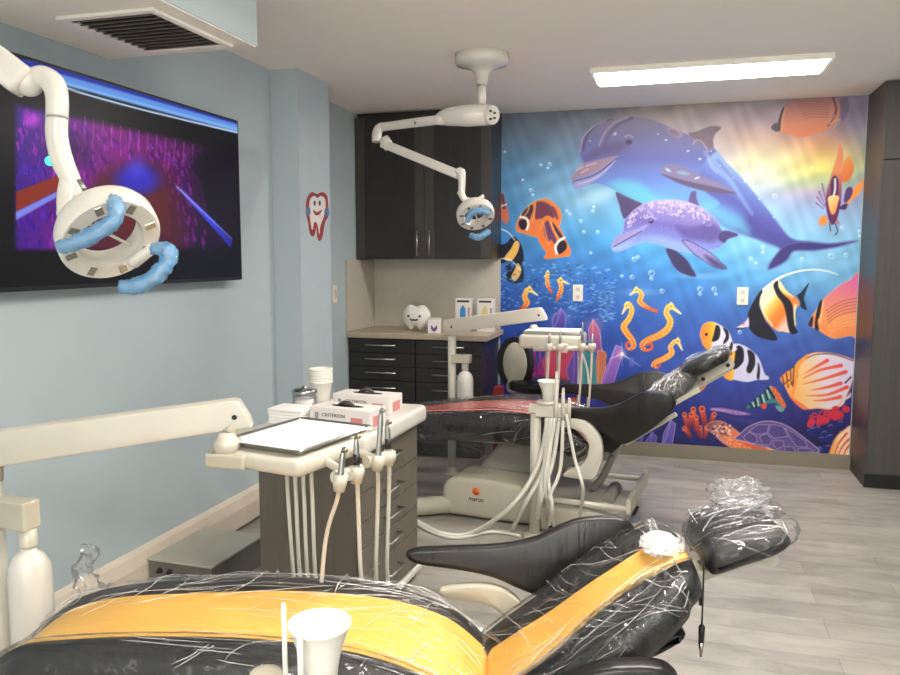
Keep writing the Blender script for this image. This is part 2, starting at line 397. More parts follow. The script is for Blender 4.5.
# ================================================================== MURAL
def paint_mural(P):
    X,Y = P.X,P.Y
    # sea and sky: colour columns interpolated over the wall
    cols = {
     495:[(105,(112,118,126)),(135,(104,124,146)),(170,(92,140,180)),(215,(70,138,194)),(262,(52,112,182)),(300,(38,80,164)),(350,(36,62,150)),(400,(34,44,128)),(460,(26,26,80))],
     580:[(105,(124,126,136)),(135,(120,134,156)),(170,(108,152,190)),(200,(124,178,212)),(240,(70,146,206)),(280,(54,112,190)),(320,(46,84,168)),(370,(40,64,150)),(420,(34,38,110)),(460,(28,26,80))],
     680:[(100,(166,152,146)),(140,(168,164,174)),(180,(130,168,204)),(220,(104,176,216)),(250,(78,158,214)),(285,(64,126,198)),(330,(58,94,176)),(380,(50,74,158)),(420,(38,44,112)),(460,(30,28,80))],
     760:[(98,(160,150,160)),(120,(176,158,166)),(140,(196,168,152)),(160,(222,214,170)),(180,(196,206,196)),(200,(156,180,214)),(240,(124,186,222)),(275,(96,166,216)),(310,(66,112,184)),(350,(60,86,166)),(400,(52,60,140)),(430,(38,36,98)),(470,(30,24,70))],
     820:[(95,(150,140,162)),(120,(160,142,160)),(138,(206,150,126)),(155,(226,188,120)),(170,(222,214,124)),(182,(180,196,150)),(194,(172,162,192)),(210,(146,174,214)),(240,(132,188,222)),(280,(110,172,214)),(310,(72,120,186)),(350,(62,88,164)),(400,(50,52,128)),(430,(34,30,84)),(470,(30,24,70))],
     870:[(95,(142,132,152)),(125,(148,138,156)),(145,(160,158,150)),(165,(176,186,150)),(180,(156,176,164)),(196,(150,162,196)),(240,(130,184,216)),(280,(108,166,206)),(310,(72,116,182)),(350,(60,84,160)),(400,(46,46,118)),(430,(34,30,84)),(470,(30,24,70))]}
    ks = sorted(cols); table = []
    for k in ks:
        ys = [a for a,_ in cols[k]]; cs = np.array([c for _,c in cols[k]],float)
        table.append(np.stack([np.interp(Y,ys,cs[:,i]) for i in range(3)],1))
    wob = X+6*np.sin(Y*.11)
    g = np.interp(wob,ks,range(len(ks))); g = np.clip(g,0,len(ks)-1.001); i0 = g.astype(int); f = g-i0; f = (f*f*(3-2*f))[:,None]
    T = np.stack(table); r = np.arange(len(X)); P.c = T[i0,r]*(1-f)+T[i0+1,r]*f
    P.c *= (1+.035*np.sin(X*.13+Y*.21+2*np.sin(Y*.07))+.03*np.sin(X*.31-Y*.17+np.sin(X*.11)*2))[:,None]
    # light rays and pale glow
    for q in (((560,112),(520,300)),((600,112),(570,330)),((760,110),(770,250)),((700,118),(690,260))): P.line(q,[3,16],(190,210,226),alpha=.045,soft=6)
    P.ell(598,196,34,12,(176,208,216),rot=-.35,alpha=.6,soft=1)
    P.ell(640,235,50,16,(120,190,222),rot=-.1,alpha=.35,soft=1)
    for (x,y,rx,ry) in ((820,262,40,10),(640,292,30,6),(700,276,36,5),(770,268,30,6)): P.ell(x,y,rx,ry,(160,204,230),alpha=.35,soft=1)
    P.ell(640,120,70,14,(176,160,150),alpha=.4,soft=1)
    P.ell(720,150,40,16,(190,170,176),alpha=.5,soft=1)
    # ---- big dolphin
    P.poly([(616,191.5),(630,197),(642.6,203),(634,210),(624.9,219),(621,212),(619.5,206)],(74,62,104),edge=(96,90,134))
    body = [(573.3,186.2),(571,178.2),(583,163),(581,158),(578.7,150),(581.3,139),(592,126.7),(606,119.6),(627.6,116),(649,118.7),(666,125),(686.7,134),(700,140),(713.3,147),(724,160.4),(740,176.4),(759.6,199.6),(773.8,217.3),(790.5,237.8),(810,242),(831,243.5),(858,240.6),(837.7,246.8),(813.3,250.4),(793.8,250.9),(787.2,259.8),(777.5,266.3),(768,269.3),(771,261.5),(780.7,249),(761.2,240.5),(740,234),(722,226),(700,214),(680,206),(655,205),(641.8,203),(617,191.6),(601,184.4),(588.4,185.3),(576,189)]
    P.poly(body,(110,110,160),grad=(640,112,640,205,[(150,144,160),(118,116,156),(96,102,166),(98,128,198),(96,172,212)]),edge=(150,150,180),ew=.7)
    P.poly([(716,152),(724,160.4),(740,176.4),(759.6,199.6),(773.8,217.3),(790.5,237.8),(810,242),(831,243.5),(858,240.6),(837.7,246.8),(813.3,250.4),(793.8,250.9),(787.2,259.8),(777.5,266.3),(768,269.3),(771,261.5),(780.7,249),(761.2,240.5),(740,234),(722,226),(706,212),(720,204),(704,190),(700,170)],(84,92,160),grad=(745,175,715,225,[(130,160,206),(96,116,186),(82,84,160),(76,70,148),(96,150,200)]),soft=1.5)
    P.poly([(740,210),(764,226),(790,240),(810,243),(790,250),(770,244),(752,236),(736,228)],(70,72,140),soft=3,alpha=.7)
    P.poly([(793,243),(810,242),(831,243.5),(858,240.6),(837.7,246.8),(813.3,250.4),(793.8,250.9),(787.2,259.8),(777.5,266.3),(768,269.3),(771,261.5),(780.7,249)],(60,54,116),soft=1.5,edge=(110,110,170))
    P.poly([(688,134),(697,131),(711.6,125.8),(721.3,127.5),(715.5,134),(713.3,140),(713.3,148),(703,146)],(118,102,116),edge=(150,132,140),soft=.6)
    # head shading: beak, mouth, eye, wet streaks
    P.poly([(571,178.5),(575,172),(583,164),(594,161),(606,158),(618,156),(610,162),(600,170),(590,175),(578,178),(573,181)],(146,124,144),soft=1,edge=(176,158,178))
    P.poly([(573,184),(580,180),(592,177),(603,171),(616,159),(606,172),(594,181),(584,186),(576,188)],(150,144,188),soft=1)
    P.line([(574,181),(590,177),(603,169.5),(617,158)],[.8,1],(84,72,104)); P.line([(578,184),(594,179),(606,170),(616,160)],[1.2,.6],(176,176,214),alpha=.8)
    for q in ([(577,170),(583,167)],[(581,173),(588,169)],[(586,166),(596,163)]): P.line(q,1.6,(196,166,176),alpha=.7)
    P.line([(583,150),(588,134),(600,123),(612,119)],[3,1.2],(92,84,112),alpha=.7); P.line([(580,152),(583,138),(592,128),(606,120)],[.8,1.2],(196,186,196),alpha=.7)
    P.line([(599,146),(604,134),(614,123),(627,117)],[1.2,2],(190,166,168),alpha=.7); P.line([(604,148),(608,136),(618,125),(632,118)],[2,3],(96,84,112),alpha=.5)
    P.poly([(583,160),(596,148),(612,143),(630,142),(622,152),(606,156),(590,160)],(96,84,120),soft=3,alpha=.7)
    P.ell(629,142,4.5,3.4,(80,66,96),soft=.6); P.line([(625,136.5),(629,135.5),(633,137)],1.0,(190,170,180),alpha=.8); P.ell(615,134,2,1.4,(206,176,182),rot=-.8)
    P.poly([(610,184),(622,180),(640,184),(655,196),(664,204),(650,203),(636,199),(620,192)],(96,190,204),soft=4,alpha=.65)
    P.poly([(664,180),(690,192),(720,200),(745,214),(735,226),(706,212),(680,204)],(98,140,206),soft=5,alpha=.6)
    P.poly([(690,205),(718,206),(745,222),(748,234),(728,226),(706,214)],(100,186,210),soft=4,alpha=.6)
    P.line([(705,152),(715,168),(728,178),(740,196),(752,214)],[2,5,2],(140,176,216),alpha=.6,soft=2)
    P.line([(718,160),(732,178),(746,192)],[3,2],(96,110,180),alpha=.6,soft=1.5)
    for a,b_,c_ in ((700,159,2.2),(711,151,1.2),(745,182,1.6),(759,199,1.6),(774,217,1.8),(720,166,1),(733,178,1),(658,134,1.4),(666,140,2),(627,119,1),(590,141,1.2),(688,151,2)): P.ell(a,b_,c_,c_*.7,(206,226,240),soft=.9)
    P.ell(675,132,11,6,(172,150,160),rot=.5,alpha=.7,soft=.5); P.ell(674,133,7.5,3.6,(128,112,138),rot=.5,alpha=.9,soft=.5)
    P.line([(693,144),(697,140),(703,143),(708,152)],1.4,(176,152,166),alpha=.7); P.line([(708,156),(711,166),(717,173)],1.6,(150,160,200),alpha=.7)
    # far pectoral fin
    P.poly([(660,169),(672,164),(690,170),(704.4,177),(722.2,184.5),(736.4,193.3),(713.3,192.6),(686.7,186),(667,177)],(120,110,146),soft=.8)
    P.poly([(662,174),(686,181),(710,186),(736.4,193.3),(713.3,192.6),(686.7,186),(668,178)],(84,74,108),soft=.9)
    P.ell(668,170,5,2,(160,206,216),rot=.6,alpha=.9,soft=.8); P.ell(683,173,10,3,(120,170,190),rot=.15,alpha=.8,soft=.8); P.ell(697,178,4,1.4,(190,190,214),rot=-.3,alpha=.9,soft=.6)
    # ---- small dolphin
    P.poly([(665.7,248.4),(676.4,251),(687,260),(692,268),(696,276.8),(683.5,274),(676,269),(671,261.7)],(56,50,92),soft=.6,edge=(84,80,124))
    P.poly([(688.8,202.5),(689,197),(690.6,192),(694,190.5),(697,192),(697,198),(699.5,207)],(84,78,128),edge=(150,146,186))
    sd = [(611.5,248),(612.4,242.2),(616,237),(621.3,233.3),(623,228),(624.5,221),(633.7,210.2),(649.7,201.3),(671,199.5),(688.8,202.2),(704.8,209.3),(717.2,220.8),(722.6,230.6),(731,231.5),(738.5,235.2),(731,238),(727,239.8),(724,242),(722.6,245.7),(716,249.5),(710,251),(700,253),(688.8,252.8),(667.5,247.5),(655,243),(642.6,242.2),(628.4,248),(621,251),(615,252)]
    P.poly(sd,(120,116,180),grad=(672,198,664,252,[(186,170,206),(140,130,190),(108,100,172),(118,128,200),(134,164,222)]),edge=(176,170,212),noise_amt=.05)
    rs = np.random.RandomState(5)
    for k in range(190):
        t = rs.rand(); x = 628+t*86; top = np.interp(x,[624,634,650,671,689,705,717],[222,211,202,200.5,203,210,221]); y = top+1.2+rs.rand()**1.6*13
        P.ell(x,y,.5+rs.rand(),.4+rs.rand()*.5,(226,206,224) if rs.rand()<.6 else (112,100,162),rot=rs.rand()*3,alpha=.75)
    P.poly([(676,226),(690,228),(706,224),(716,226),(722,234),(712,242),(698,240),(684,238)],(84,74,140),soft=3,alpha=.8)
    P.poly([(722.6,231),(731,231.5),(738.5,235.2),(731,238),(727,239.8),(724,243),(718,238)],(70,60,110),soft=.8)
    P.poly([(612,247),(613,241.5),(622,234.5),(634,230),(648,224),(640,233),(628,240),(617,245)],(150,142,196),soft=1,noise_amt=.05); P.line([(614,246.5),(624,241),(634,235.5),(642,231)],.9,(66,58,110)); P.line([(613,249),(624,246),(636,238)],[1.5,.6],(180,184,224),alpha=.7)
    P.ell(651,221.5,3.6,2.6,(82,70,124),soft=.5); P.ell(651.5,221.5,1.3,1.1,(24,20,40)); P.ell(651,220.8,.5,.4,(230,230,250)); P.line([(646,218),(651,216.5),(656,219)],.7,(206,196,222))
    P.poly([(640,238),(660,236),(680,242),(700,248),(690,251),(668,246),(650,241)],(142,170,226),soft=3,alpha=.6)
    P.poly([(681.7,240.4),(690,241),(699.5,245.7),(713.7,254.6),(721,262),(727,268.8),(713.7,267),(703,260.5),(692.4,252.8)],(140,132,190),edge=(52,46,90),ew=1.3,noise_amt=.06)
    P.poly([(704,255),(716,260),(726,268.5),(714,266.5)],(58,52,96),soft=2,alpha=.8)
    # ---- bubbles
    for x,y,r in ((634,259,2),(638,257,1.5),(651.5,273,2.8),(651.5,278.5,1.5),(632,277,2),(662,291,2),(700,289,2.4),(700,294,1.5),(714,289,2),(716,294,1.2),(775,196,2.2),(763,247,1.8),(763,252,1),(751,259,1.8),(802,259,1.8),(831,256,2.8),(846,255,2),(842,228,1.8),(581,221,1.6),(584,232,1.4),(593,211,1.4),(594,207,1),(598,232,1.5),(567,211,1.2),(570,214,1.2),(622,276,1.2),(591,253,1),(541,165,1.2),(548,168,1),(550,164,1.5),(531,190,1.6),(533,195,1.2),(740,332,1.6),(717,330,1),(860,236,1.3),(859,231,1),(774,172,1.5),(812,168,1),(756,263,1.2),(523,180,1),(505,152,1)):
        P.ring(x,y,r,(206,232,246),w=.35,alpha=.75); P.ell(x-r*.4,y-r*.4,.7,.6,(240,250,255))
    # ---- fish helper pieces
    O=(236,132,62)
    def A(ox,oy,s,pts): return [(ox+x/s,oy+y/s) for x,y in pts]
    a = lambda *p: A(490,190,5.625,p)
    P.poly(a((60,20),(80,30),(92,80),(108,150),(98,188),(80,185),(62,150),(50,80)),(204,110,84)); P.line(a((70,30),(80,100)),3,(90,60,70)); P.line(a((62,92),(92,80)),1.6,(220,214,214))
    P.poly(a((145,225),(165,150),(230,75),(310,48),(370,80),(402,130),(395,195),(350,240),(280,268),(190,245)),(230,124,66),edge=(224,176,84),ew=1,noise_amt=.04)
    P.poly(a((255,75),(300,66),(345,92),(362,150),(330,170),(290,160),(255,160)),(112,58,78),soft=.8); P.poly(a((345,90),(370,110),(385,165),(365,150)),(120,66,80))
    P.poly(a((188,120),(235,82),(243,110),(222,165),(205,160),(178,155)),(72,46,60)); P.line(a((222,85),(212,120),(190,150)),1,(226,170,90)); P.line(a((255,75),(250,130),(236,180)),1.2,(228,160,84))
    P.poly(a((162,180),(180,162),(205,175),(205,210),(185,225),(165,208)),(36,24,50)); P.line(a((172,152),(205,160),(216,190),(208,222)),2.2,(240,236,232))
    P.poly(a((268,262),(285,215),(296,165),(318,145),(352,158),(395,215),(432,290),(455,340),(445,372),(405,378),(330,388),(303,382),(315,350),(285,310)),(236,122,54),edge=(228,160,90),ew=.9,noise_amt=.04)
    P.poly(a((305,190),(330,172),(345,215),(372,275),(368,305),(342,280),(325,290),(305,240)),(104,60,96),soft=.8); P.poly(a((350,180),(385,225),(408,262),(392,270),(365,235)),(64,44,60))
    P.line(a((300,180),(318,260),(332,315)),1,(232,160,110)); P.line(a((335,170),(362,230),(388,275)),1.3,(238,170,110))
    P.poly(a((372,325),(395,285),(425,290),(432,325),(405,355),(380,358)),(38,30,48)); P.line(a((418,268),(385,290),(368,322),(376,358)),2.4,(244,240,236)); P.ell(490+398/5.625,190+335/5.625,1.5,1.5,(20,16,24))
    # banner fish at the cabinet edge
    P.poly(a((40,320),(90,300),(130,262),(165,290),(185,340),(188,400),(170,440),(120,400),(55,410)),(26,28,46)); P.poly(a((80,385),(118,330),(145,285),(166,305),(150,360),(118,398)),(238,184,92),edge=(240,226,190)); P.line(a((60,218),(105,240),(138,280)),1,(236,240,240))
    P.poly(a((92,470),(130,440),(150,400),(182,430),(190,480),(178,518),(130,522),(98,505)),(24,26,40)); P.poly(a((120,490),(138,450),(155,412),(175,440),(168,480),(140,512)),(232,178,98),edge=(240,226,190)); P.line(a((62,385),(110,392),(150,425),(172,450)),1,(240,240,230)); P.poly(a((85,430),(112,415),(120,450),(95,450)),(30,30,60))
    # small-fry shoal
    for k in range(420):
        x = 499+rs.rand()**.9*118; y = 262+rs.rand()*54+max(0,(x-560))*.12; 
        P.ell(x,y,.7+rs.rand()*1.5,.35+rs.rand()*.4,[(110,172,222),(150,206,238),(70,120,196),(30,56,130)][rs.randint(4)],rot=rs.rand()*.8-.4,alpha=.7)
    for k in range(60): P.ell(600+rs.rand()*14,286+rs.rand()*34,1.3,.4,(110,166,220),rot=rs.rand(),alpha=.7)
    # ---- sea horses
    def horse(ox,oy,s,head,snout,spine,w=5.2,curl=True):
        S = A(ox,oy,s,spine); h = A(ox,oy,s,[head])[0]; n = A(ox,oy,s,[snout])[0]
        P.line(S,[w*.75,w*1.0,w*1.25,w*1.1,w*.6,w*.35,w*.3] if curl else [w*.8,w,w*1.2,w*.8,w*.6],(250,206,92),[(248,176,64),(240,140,48),(230,100,44),(226,90,50)])
        Q = catmull([(x,y,0) for x,y in S],5)
        for i,q in enumerate(Q[:int(len(Q)*.7)]): P.ell(q.x+(1.9 if i%2 else -1.9)*w/5.2,q.y,.7,.6,(255,232,140),alpha=.85); P.ell(q.x,q.y+.4,.8,.5,(206,84,30),alpha=.55)
        P.line([h,n],[w*.75,w*.25],(250,210,100),(250,240,190)); P.ell(h[0],h[1],w*.55,w*.6,(250,214,112)); P.ell(h[0],h[1],.7,.7,(60,30,10)); P.ell(h[0],h[1]-w*.55,.9,1.2,(252,240,180))
    horse(600,270,6.75,(180,240),(150,295),[(195,225),(215,270),(195,330),(160,380),(185,430),(218,475),(228,515),(200,535),(176,510),(192,485),(208,505)])
    horse(600,270,6.75,(245,135),(203,168),[(265,140),(282,170),(268,210),(300,240),(340,262),(384,278)],4.6,False)
    horse(600,270,6.75,(480,245),(545,295),[(462,245),(448,290),(475,345),(455,400),(400,440),(330,470),(285,500),(300,540),(350,530),(345,495),(315,508)],5.8)
    horse(600,270,6.75,(525,480),(555,540),[(505,480),(475,520),(485,560),(430,600),(380,620),(360,645),(385,660),(405,638),(385,628)],4.8)
    horse(490,190,5.625,(325,468),(305,490),[(325,470),(322,510),(328,545),(348,575)],3.6,False)
    horse(490,190,5.625,(398,508),(445,528),[(388,508),(402,550),(388,590),(378,618)],4.2,False)
    horse(490,190,5.625,(222,560),(268,592),[(208,560),(195,600),(208,635),(185,665),(150,700)],5,False)
    horse(500,290,5.625,(535,225),(515,250),[(540,230),(555,265),(545,310),(568,345),(592,372),(575,382)],4.2,False)
    # ---- butterfly fishes, right side
    def striped(ox,oy,s):
        pass
    b = lambda *p: A(690,310,7.5,p)
    P.poly(b((205,345),(240,320),(330,255),(400,265),(470,310),(520,370),(560,480),(585,495),(585,522),(500,525),(430,540),(340,525),(270,515),(245,470),(265,400)),(206,204,232),edge=(230,226,240),grad=(480,0,480,1,[(206,204,232),(206,204,232)]))
    P.poly(b((205,345),(240,320),(290,312),(345,308),(335,400),(322,520),(270,515),(245,470),(265,400)),(244,130,50),grad=(718,340,734,340,[(240,110,60),(246,150,50),(240,190,70)]))
    for q in (((345,280),(375,268),(402,300),(402,380),(365,428),(325,442),(335,360)),((430,300),(470,315),(488,350),(485,420),(450,475),(422,452),(440,380)),((510,392),(526,440),(518,520),(500,505),(508,440))): P.poly(b(*q),(30,28,40))
    P.ell(690+268/7.5,310+368/7.5,1.6,1.6,(24,20,24))
    P.poly(b((75,180),(100,110),(160,88),(230,115),(290,160),(320,240),(350,300),(250,315),(150,305),(100,265),(85,220)),(224,222,238),edge=(236,234,244))
    P.poly(b((75,180),(100,110),(160,88),(198,112),(175,190),(150,305),(100,265),(85,220)),(246,150,50),grad=(700,330,716,330,[(240,130,70),(248,160,48),(246,200,80)]))
    for q in (((195,115),(222,125),(228,170),(212,222),(165,237),(178,180)),((245,130),(280,150),(292,180),(288,222),(255,255),(250,240),(268,190)),((308,240),(322,255),(315,300),(296,292))): P.poly(b(*q),(30,28,40))
    P.ell(690+123/7.5,310+183/7.5,1.5,1.5,(24,20,24))
    # small banded fish
    c = lambda *p: A(740,380,6.75,p)
    P.poly(c((35,190),(80,148),(150,92),(190,55),(220,40),(268,85),(300,140),(312,180),(290,200),(240,160),(170,165),(90,190)),(60,120,128),edge=(30,60,80))
    for x0,y0,x1,y1 in ((70,160,84,188),(102,132,112,185),(136,108,150,160),(168,78,186,132),(190,52,230,120)): P.line(c((x0,y0),(x1,y1)),1.9,(20,24,30)); P.line(c((x0+14,y0-8),(x1+14,y1-10)),1.1,(206,226,226))
    P.poly(c((208,48),(235,50),(272,100),(312,180),(280,175),(240,120)),(214,104,56),noise_amt=.2); P.poly(c((140,165),(180,160),(172,195),(148,190)),(206,80,56)); P.poly(c((240,170),(300,190),(285,215),(255,205)),(110,150,160))
    # moorish idol
    d = lambda *p: A(735,260,6.923,p)
    P.line(d((190,215),(290,135),(400,88),(530,66),(640,78),(712,102)),[3.4,2.6,1.6,1.4,1.2,.5],(244,242,236),curve=True)
    P.poly(d((190,205),(140,265),(100,340),(85,400),(92,465),(150,525),(230,552),(292,552),(265,515),(225,470),(205,400),(185,330)),(30,30,42),edge=(60,70,110),ew=.7)
    P.poly(d((175,300),(178,250),(205,205),(250,165),(300,138),(360,215),(430,270),(445,310),(425,330),(410,400),(420,460),(400,505),(330,495),(290,490),(240,450),(195,380)),(240,170,90),grad=(768,300,790,318,[(250,236,200),(246,196,96),(240,140,56),(238,120,50),(236,200,180)]))
    P.poly(d((150,470),(200,420),(270,500),(292,552),(230,552),(150,525),(105,480)),(30,30,42)); P.line(d((180,260),(176,320),(215,390),(260,455)),1.4,(244,234,222),alpha=.8)
    P.poly(d((265,175),(297,142),(302,185),(330,230),(378,275),(400,320),(408,400),(420,470),(437,500),(400,516),(378,498),(362,440),(352,370),(330,300),(290,245)),(28,28,40))
    P.line(d((318,170),(345,215),(400,258),(418,300),(412,380),(418,450)),[2.2,1.6,1.3],(248,226,160)); P.poly(d((395,258),(430,270),(448,300),(440,316),(415,300)),(238,130,60))
    P.poly(d((428,245),(455,225),(512,158),(490,220),(478,270),(497,345),(455,325),(452,290)),(26,40,56))
    P.poly(d((8,468),(40,450),(78,420),(92,395),(95,462),(50,478)),(216,206,224)); P.line(d((10,472),(50,474),(80,468)),1.2,(30,30,44)); P.ell(735+58/6.923,260+440/6.923,1.3,1.1,(206,90,70))
    # orange butterfly fish at the right edge
    P.poly(d((505,442),(560,345),(600,285),(660,225),(740,165),(800,135),(860,110),(860,520),(800,525),(690,545),(620,515),(570,480)),(236,140,86),grad=(840,278,828,338,[(214,104,156),(222,130,130),(236,150,96),(240,136,74)]),edge=(240,176,110),ew=1,noise_amt=.03)
    for k in range(9):
        y = 300+k*22; P.line(d((630+k*3,y+50),(690,y+12),(760,y-20),(850,y-35)),.9,(170,86,70) if k<5 else (250,176,110),alpha=.75)
    P.poly(d((586,290),(606,285),(590,380),(572,420),(580,485),(553,470),(558,390)),(30,24,40)); P.poly(d((505,442),(540,385),(535,462)),(50,40,60)); P.line(d((610,290),(596,380),(590,430)),1.4,(250,200,110))
    # striped butterfly fish
    e = lambda *p: A(760,340,6.75,p)
    P.poly(e((135,260),(180,215),(225,185),(260,140),(320,100),(380,82),(470,85),(560,105),(640,140),(640,220),(615,310),(590,370),(560,440),(480,470),(400,462),(320,466),(240,415),(195,370),(165,310)),(216,206,226),grad=(776,380,850,372,[(240,140,60),(240,190,120),(222,208,220),(212,202,228)]),edge=(236,140,70),ew=1.4)
    P.line(e((250,250),(262,165),(330,115),(400,95),(500,98),(630,140)),1,(40,30,40),alpha=.8); P.line(e((215,385),(235,300),(245,230),(262,165),(320,105)),3,(238,150,56))
    for q in (((300,228),(380,180),(455,138)),((290,262),(400,205),(548,172)),((290,298),(430,262),(578,215)),((345,338),(440,322),(545,292)),((310,376),(450,370),(588,318)),((360,410),(450,404),(545,384))): P.line(e(*q),[.8,2.6,3.8],(240,130,60),(224,80,76))
    for x0,y0,x1,y1 in ((150,245,160,290),(178,225,190,320),(205,200,212,300),(230,180,222,310),(160,300,200,270)): P.line(e((x0,y0),(x1,y1)),1.2,(60,30,36)); P.line(e((x0+12,y0),(x1+12,y1)),1.2,(240,150,60))
    P.poly(e((195,370),(240,400),(300,440),(325,465),(290,468),(235,425)),(234,120,66)); P.line(e((370,455),(470,466),(540,430),(552,380)),1.2,(240,170,130)); P.line(e((575,290),(615,250)),1.6,(70,50,90)); P.poly(e((560,410),(590,380),(612,355),(612,385)),(216,190,180))
    # upper right gliding fish
    f = lambda *p: A(760,90,4.825,p)
    P.poly(f((385,45),(420,40),(430,90),(405,148),(388,130),(380,90)),(126,112,136),soft=1)
    P.poly(f((80,180),(95,135),(112,95),(150,45),(200,25),(330,20),(375,45),(388,100),(368,155),(325,192),(270,208),(205,228),(140,214),(98,202)),(206,138,116),grad=(800,92,804,138,[(162,128,140),(190,134,128),(214,142,112),(226,128,96)]),soft=.8,edge=(196,140,110))
    P.poly(f((108,88),(120,84),(104,140),(98,198),(84,184),(92,135)),(96,70,84)); P.poly(f((52,182),(82,158),(86,202)),(90,84,96)); P.line(f((122,84),(108,140),(104,196)),1.2,(226,170,120))
    for k in range(7): P.line(f((180+k*6,62+k*13),(250,52+k*13),(330,60+k*12)),.8,(158,100,96),alpha=.6)
    P.line(f((350,30),(368,90),(355,130),(330,170)),2.2,(112,84,92)); P.line(f((360,120),(330,165),(385,140),(350,190)),1,(210,170,150))
    # lion-like fish seen from the front
    P.poly(f((400,362),(430,318),(452,360),(450,400),(425,438),(395,440)),(228,130,66),grad=(845,160,850,180,[(232,150,80),(216,110,60)])); P.poly(f((405,560),(440,492),(500,430),(494,480),(430,545)),(238,146,70))
    P.poly(f((385,258),(402,310),(396,380),(394,480),(386,560),(372,622),(348,645),(328,615),(316,530),(335,440),(352,380),(370,330)),(216,128,96),grad=(835,145,832,222,[(226,140,110),(222,140,90),(120,60,100),(100,40,84)]))
    P.poly(f((350,420),(368,415),(380,450),(372,510),(345,515),(340,460)),(76,44,96)); P.line(f((362,430),(362,480),(352,520)),1.8,(240,226,210)); P.poly(f((332,515),(380,512),(376,545),(362,592),(345,598),(332,560)),(240,190,110),grad=(830,197,838,206,[(244,214,150),(236,160,90)])); P.line(f((320,545),(335,600),(348,645)),2,(96,34,84)); P.line(f((386,540),(370,600),(352,645)),2,(96,34,84))
    P.poly(f((284,645),(292,612),(318,608),(326,640),(300,655)),(232,136,66))
    for q in (((300,452),(318,540)),((285,490),(314,556)),((275,515),(312,566)),((270,545),(308,575))): P.line(f(*q),[1.1,.5],(110,60,120))
    P.poly(f((405,540),(415,480),(440,468),(448,492),(430,530)),(84,60,116)); P.poly(f((375,570),(420,545),(415,575),(385,576)),(70,44,90)); P.line(f((336,640),(340,680)),.9,(30,20,30)); P.line(f((362,640),(374,680),(362,700)),.9,(30,20,30)); P.poly(f((368,620),(382,640),(375,650)),(190,90,70))
    # ---- reef at the bottom
    for k in range(260):
        x = 498+rs.rand()*360; y = 418+rs.rand()*52-(6 if x>780 else 0); P.ell(x,y,2+rs.rand()*5,1+rs.rand()*2.4,[(40,36,104),(30,26,78),(58,48,124),(24,28,66)][rs.randint(4)],alpha=.6,soft=.8)
    P.ell(560,400,60,36,(60,34,96),alpha=.6,soft=1)
    # magenta sea fan
    for k in range(46):
        x = 512+rs.rand()*36; y = 372+rs.rand()*14; q=[(x,y)]
        for j in range(4): x += rs.randn()*2.6; y -= 4+rs.rand()*6; q.append((x,max(y,337+rs.rand()*6)))
        P.line(q,[1.6,.8],[(170,50,110),(140,40,110),(196,70,130)][k%3],alpha=.85)
    # crystals
    def crystal(pts,c0,c1,ed):
        xs=[p[0] for p in pts]; ys=[p[1] for p in pts]
        P.poly(pts,c0,curve=False,grad=(sum(xs)/len(xs),min(ys),sum(xs)/len(xs),max(ys),[c0,c1]),edge=ed,ew=.9)
        P.line([pts[0],((pts[0][0]+pts[-2][0])/2+1,(pts[0][1]+pts[-2][1])/2),pts[-2]],.7,ed,alpha=.6)
    P.ell(560,318,18,12,(150,150,220),alpha=.4,soft=1); P.ell(594,325,16,12,(190,140,190),alpha=.45,soft=1)
    crystal([(561,308),(566,315),(565,330),(553,330),(552,318)],(120,104,196),(70,60,150),(190,180,230))
    crystal([(593,319),(600,330),(602,352),(590,352),(588,330)],(206,110,130),(120,70,150),(240,190,200))
    crystal([(552,338),(566,334),(575,352),(575,388),(546,388),(543,360)],(180,66,100),(196,66,84),(214,130,150))
    crystal([(574,350),(585,345),(584,392),(572,392),(566,370)],(110,70,160),(90,70,150),(180,150,210))
    crystal([(585,342),(594,340),(597,392),(582,392),(581,356)],(56,110,130),(64,146,136),(130,180,180))
    crystal([(598,350),(606,352),(606,392),(597,392),(596,360)],(190,96,76),(190,130,84),(210,170,140))
    crystal([(616,345),(622,347),(623,353),(612,389),(600,389),(603,375)],(150,110,190),(120,80,170),(214,180,230))
    crystal([(520,352),(528,350),(534,388),(522,390),(516,370)],(96,60,140),(70,50,130),(170,140,200))
    P.ell(622,354,7,7,(220,190,220),alpha=.7,soft=1); P.line([(610,359),(622,354),(640,366)],[.3,1.6,.3],(230,210,236),curve=False,alpha=.8); P.line([(622,343),(622,366)],[.5,.9,.3],(230,210,236),alpha=.6); P.ell(622,354,1.8,1.8,(255,240,236))
    crystal([(671,420),(676,424),(671,452),(660,452),(664,432)],(110,90,176),(80,70,150),(206,196,232)); crystal([(652,432),(657,437),(653,456),(646,456),(645,442)],(90,80,166),(70,60,140),(180,170,220)); crystal([(640,425),(645,430),(640,452),(632,452)],(90,80,166),(70,60,140),(150,140,200))
    P.ell(632,362,3,5,(96,110,190),alpha=.7); P.ell(574,401,4,3.4,(216,88,64)); P.ell(574,401,2,1.6,(150,50,50)); P.ell(566,406,3.4,3,(206,80,60)); P.ell(582,408,3,2.4,(200,76,60)); P.ell(592,402,8,5,(50,60,140),soft=.6)
    # glowing orange sponge
    P.ell(691,378,24,22,(150,130,190),alpha=.5,soft=1); P.ell(691,379,17,15,(236,140,110)); P.ell(692,383,16,13,(214,90,62),soft=.4)
    for k in range(16): P.ell(679+rs.rand()*22,372+rs.rand()*16,1.6,.9,(244,150,90),alpha=.7,rot=rs.rand()*3)
    # orange tube coral
    g = lambda *p: A(640,370,6.75,p)
